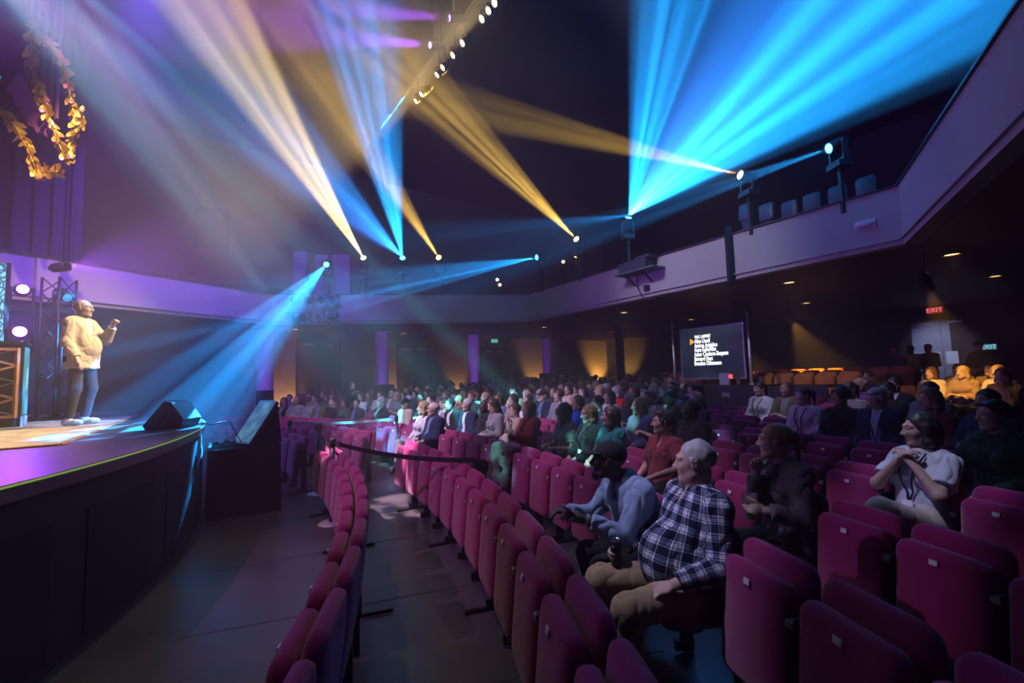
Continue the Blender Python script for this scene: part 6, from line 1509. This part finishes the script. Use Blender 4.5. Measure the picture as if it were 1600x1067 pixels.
for i, (x0, y0, x1, y1) in enumerate(((1054, 503, 1061, 590), (1171, 486, 1179, 592))):
    p = scr_pt(x0, y0); z0 = floor_z(p.x, p.y); q = Vector((p.x+n3.x*0.12, p.y+n3.y*0.12, 0))
    o = thing('light_stand', ['silver tripod pole at the corner of the screen with spread legs', 'tall silver pole stand beside the technical desk'][i], 'stand', (q.x, q.y, z0))
    mb = MB(); mb.tube([(0, 0, 0.3), (0, 0, p.z-z0)], [0.045, 0.03], 8); mb.build('mast', M_pole, o)
    for k in range(3): a = 2*PI*k/3+0.4; mb = MB(); mb.tube([(0, 0, 1.15), (0.5*math.cos(a), 0.5*math.sin(a), 0.02)], 0.022, 6); mb.build('leg', M_pole, o)
    mb = MB(); mb.box((0, 0, p.z-z0+0.05), (0.10, 0.10, 0.14)); mb.build('clamp', M_plastic, o)
# ---- technical desk with small gear
dA = aty(1092, 610, 11.9); dB = dA+t3*3.0; dk = thing('technical_desk', 'long black-fronted technical desk in front of the screen', 'desk', (dA.x, dA.y, floor_z(dA.x, dA.y)), rzs)
zt = aty(1165, 602, 11.0).z-floor_z(dA.x, dA.y)
mb = MB(); mb.box((1.5, -fy*0.4, zt-0.02), (3.0, 0.8, 0.04)); mb.build('top', M_black, dk)
for k in range(4): mb = MB(); mb.box((0.375+0.75*k, 0, zt/2-0.02), (0.735, 0.03, zt-0.05)); mb.build('front_panel', mat('desk_panel', (0.018, 0.018, 0.022), 0.6), dk)
mb = MB(); mb.box((0.75, fy*0.02, zt-0.22), (0.20, 0.012, 0.10)); mb.build('badge_plate', mat('desk_plate', (0.18, 0.20, 0.24), 0.5), dk)
for i, (x, hh, lab) in enumerate(((1.0, 0.26, 'clear drinking glass on the technical desk'), (1.55, 0.20, 'pale drink cup on the technical desk'), (1.95, 0.26, 'tall clear bottle on the technical desk'))):
    p = dk.matrix_basis @ Vector((0, 0, 0)); q = Vector((dA.x, dA.y, dk.location.z))+t3*x-Vector((n3.x, n3.y, 0))*0.15; o = thing('desk_glass', lab, 'glass', (q.x, q.y, q.z+zt))
    mb = MB(); mb.lathe([(0.035, 0), (0.042, hh*0.6), (0.042, hh*0.6), (0.03, hh)] if i != 1 else [(0.035, 0), (0.05, hh)], 14); mb.build('vessel', M_clear, o)
    mb = MB(); mb.lathe([(0.030, 0.01), (0.036, hh*0.4)], 14); mb.build('drink', M_beer, o)
q = Vector((dA.x, dA.y, dk.location.z))+t3*0.55-Vector((n3.x, n3.y, 0))*0.3; o = thing('desk_device', 'small grey device with a red lamp on the technical desk', 'device', (q.x, q.y, q.z+zt), rzs)
mb = MB(); mb.box((0, 0, 0.16), (0.26, 0.06, 0.30)); mb.build('case', mat('device_grey', (0.30, 0.33, 0.40), 0.5), o)
mb = MB(); mb.lathe([(0.001, 0), (0.022, 0.01), (0.022, 0.02)], 10, Matrix.Translation((0.18, fy*0.05, 0.24)) @ Matrix.Rotation(-fy*PI/2, 4, 'X')); mb.box((0.15, 0, 0.22), (0.10, 0.05, 0.10)); mb.build('signal_lamp', mat('red_lamp', (0.3, 0.02, 0.02), 0.4, emit=(1, 0.08, 0.10), estr=2.0), o)

# ---- exit signs
def exit_sign(px, py, A, B, col, label, w_=0.42, txt='EXIT', hang=False):
    P = on_line(px, py, A, B); t, nr = wall_frame(A, B); rz = math.atan2(t.y, t.x); fy_ = -1 if (rotz(-rz) @ nr).y < 0 else 1
    P = P+nr*0.06; o = thing('exit_sign', label, 'sign', P, rz); hh = w_*0.5
    mb = MB(); mb.box((0, 0, 0), (w_, 0.07, hh)); mb.build('housing', mat('sign_case', (0.05, 0.05, 0.05), 0.5), o)
    mb = MB(); mb.box((0, fy_*0.037, 0), (w_*0.94, 0.006, hh*0.9)); mb.build('face', mat('sign_face_%d%d' % (px, py), (0.05, 0.05, 0.05), 0.4, emit=col, estr=0.55), o)
    cu = bpy.data.curves.new('lettering', 'FONT'); cu.body = txt; cu.size = hh*0.95; cu.align_x = 'CENTER'; cu.align_y = 'CENTER'; cu.extrude = 0.001
    tmp = bpy.data.objects.new('tmp', cu); COL.objects.link(tmp); dg = bpy.context.evaluated_depsgraph_get(); dg.update(); me = bpy.data.meshes.new_from_object(tmp.evaluated_get(dg)); bpy.data.objects.remove(tmp)
    me.materials.clear(); me.materials.append(mat('sign_txt_%d' % px, (0.1, 0.1, 0.1), 0.4, emit=tuple(min(1, c*0.9+0.25) for c in col), estr=1.3)); l = obj('lettering', me, o)
    l.rotation_euler = (PI/2, 0, 0 if fy_ < 0 else PI); l.location = (0, fy_*0.043, 0); return o
exit_sign(1461, 485, WL[3], WL[4], (0.75, 0.01, 0.04), 'red glowing exit sign above the grey double doors')
exit_sign(1546, 542, WL[4], WL[5], (0.10, 0.45, 0.55), 'pale blue-green exit sign on the rear wall', 0.36)
exit_sign(771, 533, WL[1], WL[2], (0.05, 0.55, 0.42), 'green exit sign above the dark aisle door', 0.42)

# ---- recessed downlights under the balcony
def downlight(px, py, label='small amber downlight recessed in the balcony underside', e=6.0, pw=14):
    P = onz(px, py, FZ0-0.01); o = thing('downlight', label, 'ceiling light', P, 0, 'downlights under the balcony')
    mb = MB(); mb.lathe([(0.14, 0.02), (0.15, -0.015), (0.12, -0.02), (0.11, 0.01)], 18, cap=False); mb.build('trim_ring', mat('ring_brass', (0.45, 0.35, 0.2), 0.4, 0.6), o)
    mb = MB(); mb.lathe([(0.11, 0.0), (0.001, -0.012)], 18, cap=False); mb.build('lamp', mat('downlight_lamp', (0.3, 0.2, 0.1), 0.4, emit=(1.0, 0.55, 0.18), estr=e), o)
    if pw: spot(P+Vector((0, 0, -0.04)), P+Vector((0, 0, -3)), pw, (1.0, 0.58, 0.24), 95, 0.7, 0.08)
for x, y in ((1487, 397), (1233, 441), (1260, 473), (1207, 508), (975, 488), (1080, 499), (1060, 525), (953, 518), (850, 511), (762, 527), (630, 521), (462, 514), (1555, 431)): downlight(x, y)
# ---- small lamps glowing high on the balcony
for i, (x, y, c) in enumerate(((777, 437, (1, 0.75, 0.4)), (781, 445, (1, 0.75, 0.4)), (880, 409, (0.9, 0.8, 0.3)), (900, 400, (0.9, 0.8, 0.3)))):
    A2 = Vector(FA[2 if x < 835 else 3]); t, nr = wall_frame(FA[2 if x < 835 else 3], FA[3 if x < 835 else 4]); A2 = A2-Vector((nr.x, nr.y))*1.5; B2 = A2+Vector((t.x, t.y))*5
    P = on_line(x, y, A2, B2); o = thing('aisle_lamp', ['warm step lamp glowing behind the balcony rail', 'yellow step lamp glowing behind the long balcony rail'][x > 835], 'lamp', P, 0, 'step lamps on the balcony')
    mb = MB(); mb.lathe([(0.01, -0.06), (0.055, -0.03), (0.055, 0.03), (0.01, 0.06)], 12); mb.build('bulb', mat('step_bulb_%d' % (i//2), (0.3, 0.2, 0.1), 0.4, emit=c, estr=5.0), o)
    mb = MB(); mb.tube([(0, 0, -0.05), (0, 0, -(P.z-FZ0-0.6))], 0.02, 6); mb.build('post', M_black, o)
# ---- loudspeakers on stands in the side aisle
for i, (x, y0, Y, w_) in enumerate(((599, 601, 15.2, 0.62), (857, 583, 19.0, 0.60), (414, 610, 13.2, 0.45))):
    P = aty(x, y0, Y); z0 = floor_z(P.x, P.y); o = thing('loudspeaker', ['black loudspeaker cabinet in front of the violet column', 'black loudspeaker cabinet by the far column', 'black loudspeaker cabinet beside the first column'][i], 'speaker', (P.x, P.y, z0), 0.5)
    hh = P.z-z0; mb = MB(); mb.box((0, 0, hh-0.45), (w_, 0.5, 0.9)); mb.build('cabinet', M_black, o); mb = MB(); mb.box((0, -0.255, hh-0.45), (w_*0.9, 0.012, 0.82)); mb.build('grille', mat('spk_grille', (0.02, 0.02, 0.022), 0.7), o)
    mb = MB(); mb.box((0, 0, (hh-0.9)/2), (w_*0.8, 0.45, max(0.05, hh-0.9))); mb.build('plinth', M_black, o)
# ---- balcony seats whose tops catch the light
for i, (x, y) in enumerate(((1165, 318), (1197, 326-8), (1233, 314), (1268, 302), (1308, 290), (1352, 276))):
    A2 = Vector(FA[3])-Vector((n3.x, n3.y))*1.1; B2 = A2+Vector((t3.x, t3.y))*5; P = on_line(x, y, A2, B2); o = thing('balcony_seat', 'dark folding seat on the balcony behind the long rail', 'seat', (P.x, P.y, 4.1), math.atan2(t3.y, t3.x), 'balcony seats')
    mb = MB(); cushion(mb, 0.34, 0.4, 0.08, 0.08, 0.02, Matrix.Translation((0, 0, P.z-4.1-0.2))); mb.build('backrest', mat('seat_blue', (0.03, 0.035, 0.05), 0.4), o)
    mb = MB(); mb.box((0, 0.0, (P.z-4.1-0.4)/2), (0.2, 0.06, P.z-4.1-0.4)); mb.build('stand', M_black, o)
# ---- folded coat lying on a third row chair
k = slot_near(3, 800); p, th = slot_pos(3, k); Fc = Field(0.014)
for a, b, r in (((-0.2, 0.02, 0.80), (0.2, 0.0, 0.80), 0.06), ((-0.2, 0.10, 0.66), (0.2, 0.10, 0.66), 0.045), ((-0.18, 0.12, 0.45), (0.18, 0.12, 0.45), 0.04), ((-0.2, 0.05, 0.80), (-0.2, 0.12, 0.40), 0.05), ((0.2, 0.05, 0.80), (0.2, 0.12, 0.40), 0.05), ((0.0, 0.07, 0.80), (0.0, 0.13, 0.40), 0.06)): Fc.cone(a, b, r, r, 0.05)
V, Q, tg = Fc.skin(); N = vnormals(V, Q); V = V+N*(np.abs(vnoise(V, 24, 5))*0.02)[:, None]
o = obj('folded_coat', np_mesh('folded_coat', V, Q, None, [cloth('coat_grey', (0.10, 0.10, 0.09))])); o.location = (p.x, p.y, 0); o.rotation_euler = (0, 0, th+PI/2); tag(o, 'grey-green coat thrown over a third row chair', 'coat')
k = slot_near(3, 770); p, th = slot_pos(3, k); o = obj('backpack', np_mesh('backpack', V*np.array((0.8, 1.2, 0.7))+np.array((0, 0.05, -0.02)), Q, None, [M_blackcloth])); o.location = (p.x, p.y, 0.0); o.rotation_euler = (0, 0, th+PI/2); tag(o, 'black bag slumped over a third row chair', 'bag')
# ---- amber spots hung under the balcony, and floor washers at the walls and columns
q = aty(1505, 590, 8.6); soffit_amber((q.x, q.y, 1.5), 480, 32, 'black can under the balcony lighting the amber group')
q = aty(1150, 590, 15.0); soffit_amber((q.x, q.y, 1.6), 1300, 50, 'black can under the balcony lighting the orange-lit chairs')
q = aty(1285, 590, 13.0); soffit_amber((q.x, q.y, 1.6), 850, 44, 'black can under the balcony beside the orange-lit chairs')
def floor_washer(P, target, col, power, angle, label):
    P = Vector(P); o = thing('floor_washer', label, 'uplight', P); mb = MB(); mb.box((0, 0, 0.06), (0.26, 0.16, 0.12)); mb.build('housing', M_black, o)
    mb = MB(); mb.box((0, 0, 0.123), (0.22, 0.12, 0.008)); mb.build('lens', mat('washer_lens', (0.1, 0.1, 0.1), 0.3), o)
    spot(P+Vector((0, 0, 0.16)), target, power, col, angle, 0.8, 0.05)
def wall_washer(px, A, B, col, power, angle, label, dist=0.5, zt=1.8):
    Wp = on_line(px, 600, A, B); t, nr = wall_frame(A, B); z0 = floor_z(Wp.x, Wp.y); P = Vector((Wp.x, Wp.y, z0))+nr*dist; floor_washer(P, (Wp.x, Wp.y, z0+zt), col, power, angle, label)
AMB = (1.0, 0.50, 0.14)
wall_washer(447, WL[0], WL[1], AMB, 260, 75, 'amber floor washer beside the first aisle door')
wall_washer(612, WL[1], WL[2], AMB, 160, 60, 'amber floor washer behind the second column')
wall_washer(715, WL[1], WL[2], AMB, 120, 60, 'amber floor washer before the third aisle door')
wall_washer(835, WL[1], WL[2], AMB, 260, 70, 'amber floor washer past the third aisle door')
wall_washer(985, WL[3], WL[4], (1.0, 0.55, 0.08), 700, 60, 'bright amber floor washer at the block wall corner', 1.2, 2.0)
wall_washer(935, WL[2], WL[3], (1.0, 0.50, 0.10), 500, 70, 'amber floor washer near the block wall corner', 0.8, 1.6)
for i in (0, 1, 2, 3):
    px, Y, r, m = COLS[i]; p = aty(px, 560, Y); d = Vector((-p.x, -p.y, 0)).normalized(); z0 = floor_z(p.x, p.y); P = Vector((p.x, p.y, z0))+d*0.75
    floor_washer(P, (p.x, p.y, z0+2.4), PURPLE, (220, 220, 260, 120)[i], 60, 'violet floor washer at the foot of the %s column' % ORD[i+1])

q = on_line(1470, 540, WL[3], WL[4]); t4, n4 = wall_frame(WL[3], WL[4]); qq = Vector((q.x, q.y, FZ0-0.5))+n4*2.2
extra_lamp_can(qq, (q.x, q.y, 2.0), (0.55, 0.60, 1.0), 130, 62, 'added black can under the balcony lighting the double doors', 0.8)  # added lamp, brightens the grey doors
COLXY = [Vector((q.x, q.y)) for q in (aty(px, 560, Y) for px, Y, r, m in COLS)]
# ---- the audience further back
for n in range(4, 15):
    for k in range(-14, 60):
        if (n, k) in TAKEN: continue
        x, y = slot_px(n, k)
        if not (425 < x < 1085): continue
        dens = 0.86
        if n <= 5 and x > 760: dens = 0.55
        if n == 4: dens = 0.75 if x < 800 else 0.0
        p, th = slot_pos(n, k)
        if any((p-cp_).length < 1.0 for cp_ in COLXY): continue
        if p.y > 20.5 or (p-Vector((-6.5, 18))).dot(Vector((-0.6, 0.8))) > -1.2: continue
        if prs.random() < dens: far_person(n, k)
# ---- chairs: the nearest three hundred one by one, the hidden remainder as one mass
cand = []
for (n, k), th in sorted(SLOTS.items()):
    p = polar(n, th); x, y = slot_px(n, k, 0.8)
    occ = (n, k) in TAKEN
    if p.y < 0.9 or x < 330 or x > 1760: continue
    if n <= 2 and 0.605-0.045*(n-1) < th < 0.70-0.03*(n-1): continue       # cross aisle behind the belts
    if n <= 2 and th > 1.02+0.03*(n-1): continue
    if n >= 4 and x < 425: continue
    if not occ and n >= 9 and (x < 1040 or x > 1420): continue
    if n == 15: continue
    if not occ and n >= 6 and x < 1085: continue
    if any((p-cp_).length < 0.6 for cp_ in COLXY): continue
    if 9 <= n <= 12 and 1085 < x < 1245 and n < 12: continue                 # the technical desk stands here
    if (p-Vector((-6.5, 18))).dot(Vector((-0.6, 0.8))) > -1.2 or p.y > 20.5: continue
    hidden = occ and n > 6 and x < 1085
    cand.append((hidden, p.length, n, k, th, occ, p))
cand.sort(key=lambda c: (c[0], c[1]))
SHORT = [('plaid', 'plaid shirt'), ('denim jacket', 'denim jacket'), ('maroon shirt', 'maroon shirt'), ('grey blazer', 'grey blazer'), ('teal', 'teal top'), ('cardigan and lanyard', 'black cardigan'), ('red cardigan', 'red cardigan'), ('white T-shirt', 'white T-shirt'), ('thick glasses', 'thick glasses'),
         ('dark green', 'dark green top'), ('green-grey', 'crossed legs'), ('knitted', 'knitted sweater'), ('dark suit, pale', 'dark suit'), ('navy suit', 'navy suit'), ('lavender', 'lavender jacket'), ('olive jacket with', 'olive jacket'), ('ringed', 'ringed hand')]
def short_of(n, k):
    l = HEROES.get((n, k))
    for a_, b_ in SHORT:
        if l and a_ in l: return b_
    return None
def chair_label(n, k, occ, th):
    if occ:
        s_ = short_of(n, k)
        return 'crimson chair folded down under the %s in the %s row' % ('sitter with the '+s_ if s_ else 'sitter', ORD[n])
    if n <= 2:
        if th > 0.64-0.03*(n-1): return 'empty crimson tip-up chair of the %s row behind the cyan-lit belt' % ORD[n]
        i = 1+sum(1 for (m_, k2), t2 in SLOTS.items() if m_ == n and th < t2 <= 0.605-0.045*(n-1))
        return 'empty crimson tip-up chair in the %s row, %s from the belted cross aisle' % (ORD[n], ORD[i] if i < 17 else 'last') if i < 17 else 'empty crimson tip-up chair at the near end of the %s row' % ORD[n]
    a_ = b_ = None
    for d_ in range(1, 14):
        a_ = a_ or short_of(n, k-d_); b_ = b_ or short_of(n, k+d_)
    if a_ and b_: return 'empty crimson tip-up chair in the %s row between %s and %s' % (ORD[n], a_, b_)
    if b_: return 'empty crimson tip-up chair in the %s row, on the free side of %s' % (ORD[n], b_)
    return 'empty crimson tip-up chair in the %s row' % ORD[n]
mass = MB()
for i, (hid, dist, n, k, th, occ, p) in enumerate(cand):
    z = seat_floor(n, th)
    if i < 298:
        lab = chair_label(n, k, occ, th)
        if n >= 12: lab = lab.replace('crimson', 'orange-lit')
        chair((p.x, p.y, z), th+PI/2, not occ, lab, '%s chairs of the %s row' % ('occupied' if occ else 'empty', ORD[n]), n > 7, k % 3 == 0, M_amber_lit if n >= 12 else None)
    else:
        M = Matrix.Translation((p.x, p.y, z)) @ Matrix.Rotation(th+PI/2, 4, 'Z')
        for (c_, d_, a_) in (((0, -0.135, 0.635), (CW, 0.08, 0.54), 0.16), ((0, 0.10, 0.415) if occ else (0, 0.02, 0.575), (CW, 0.085, 0.45), (-PI/2+0.06) if occ else 0.1), ((-0.245, -0.04, 0.31), (0.03, 0.1, 0.62), 0)):
            b_ = MB(); b_.box((0, 0, 0), d_); Mx = M @ Matrix.Translation(c_) @ Matrix.Rotation(a_, 4, 'X'); mass.add([Mx @ Vector(v) for v in b_.v], b_.f)
if mass.v: tag(mass.build('chair_mass', M_red), 'further crimson chairs hidden among the crowd', 'chairs', kind='stuff')
print('CHAIRS', len(cand), 'PEOPLE', len(TAKEN), 'TEMPL', len(TEMPL))
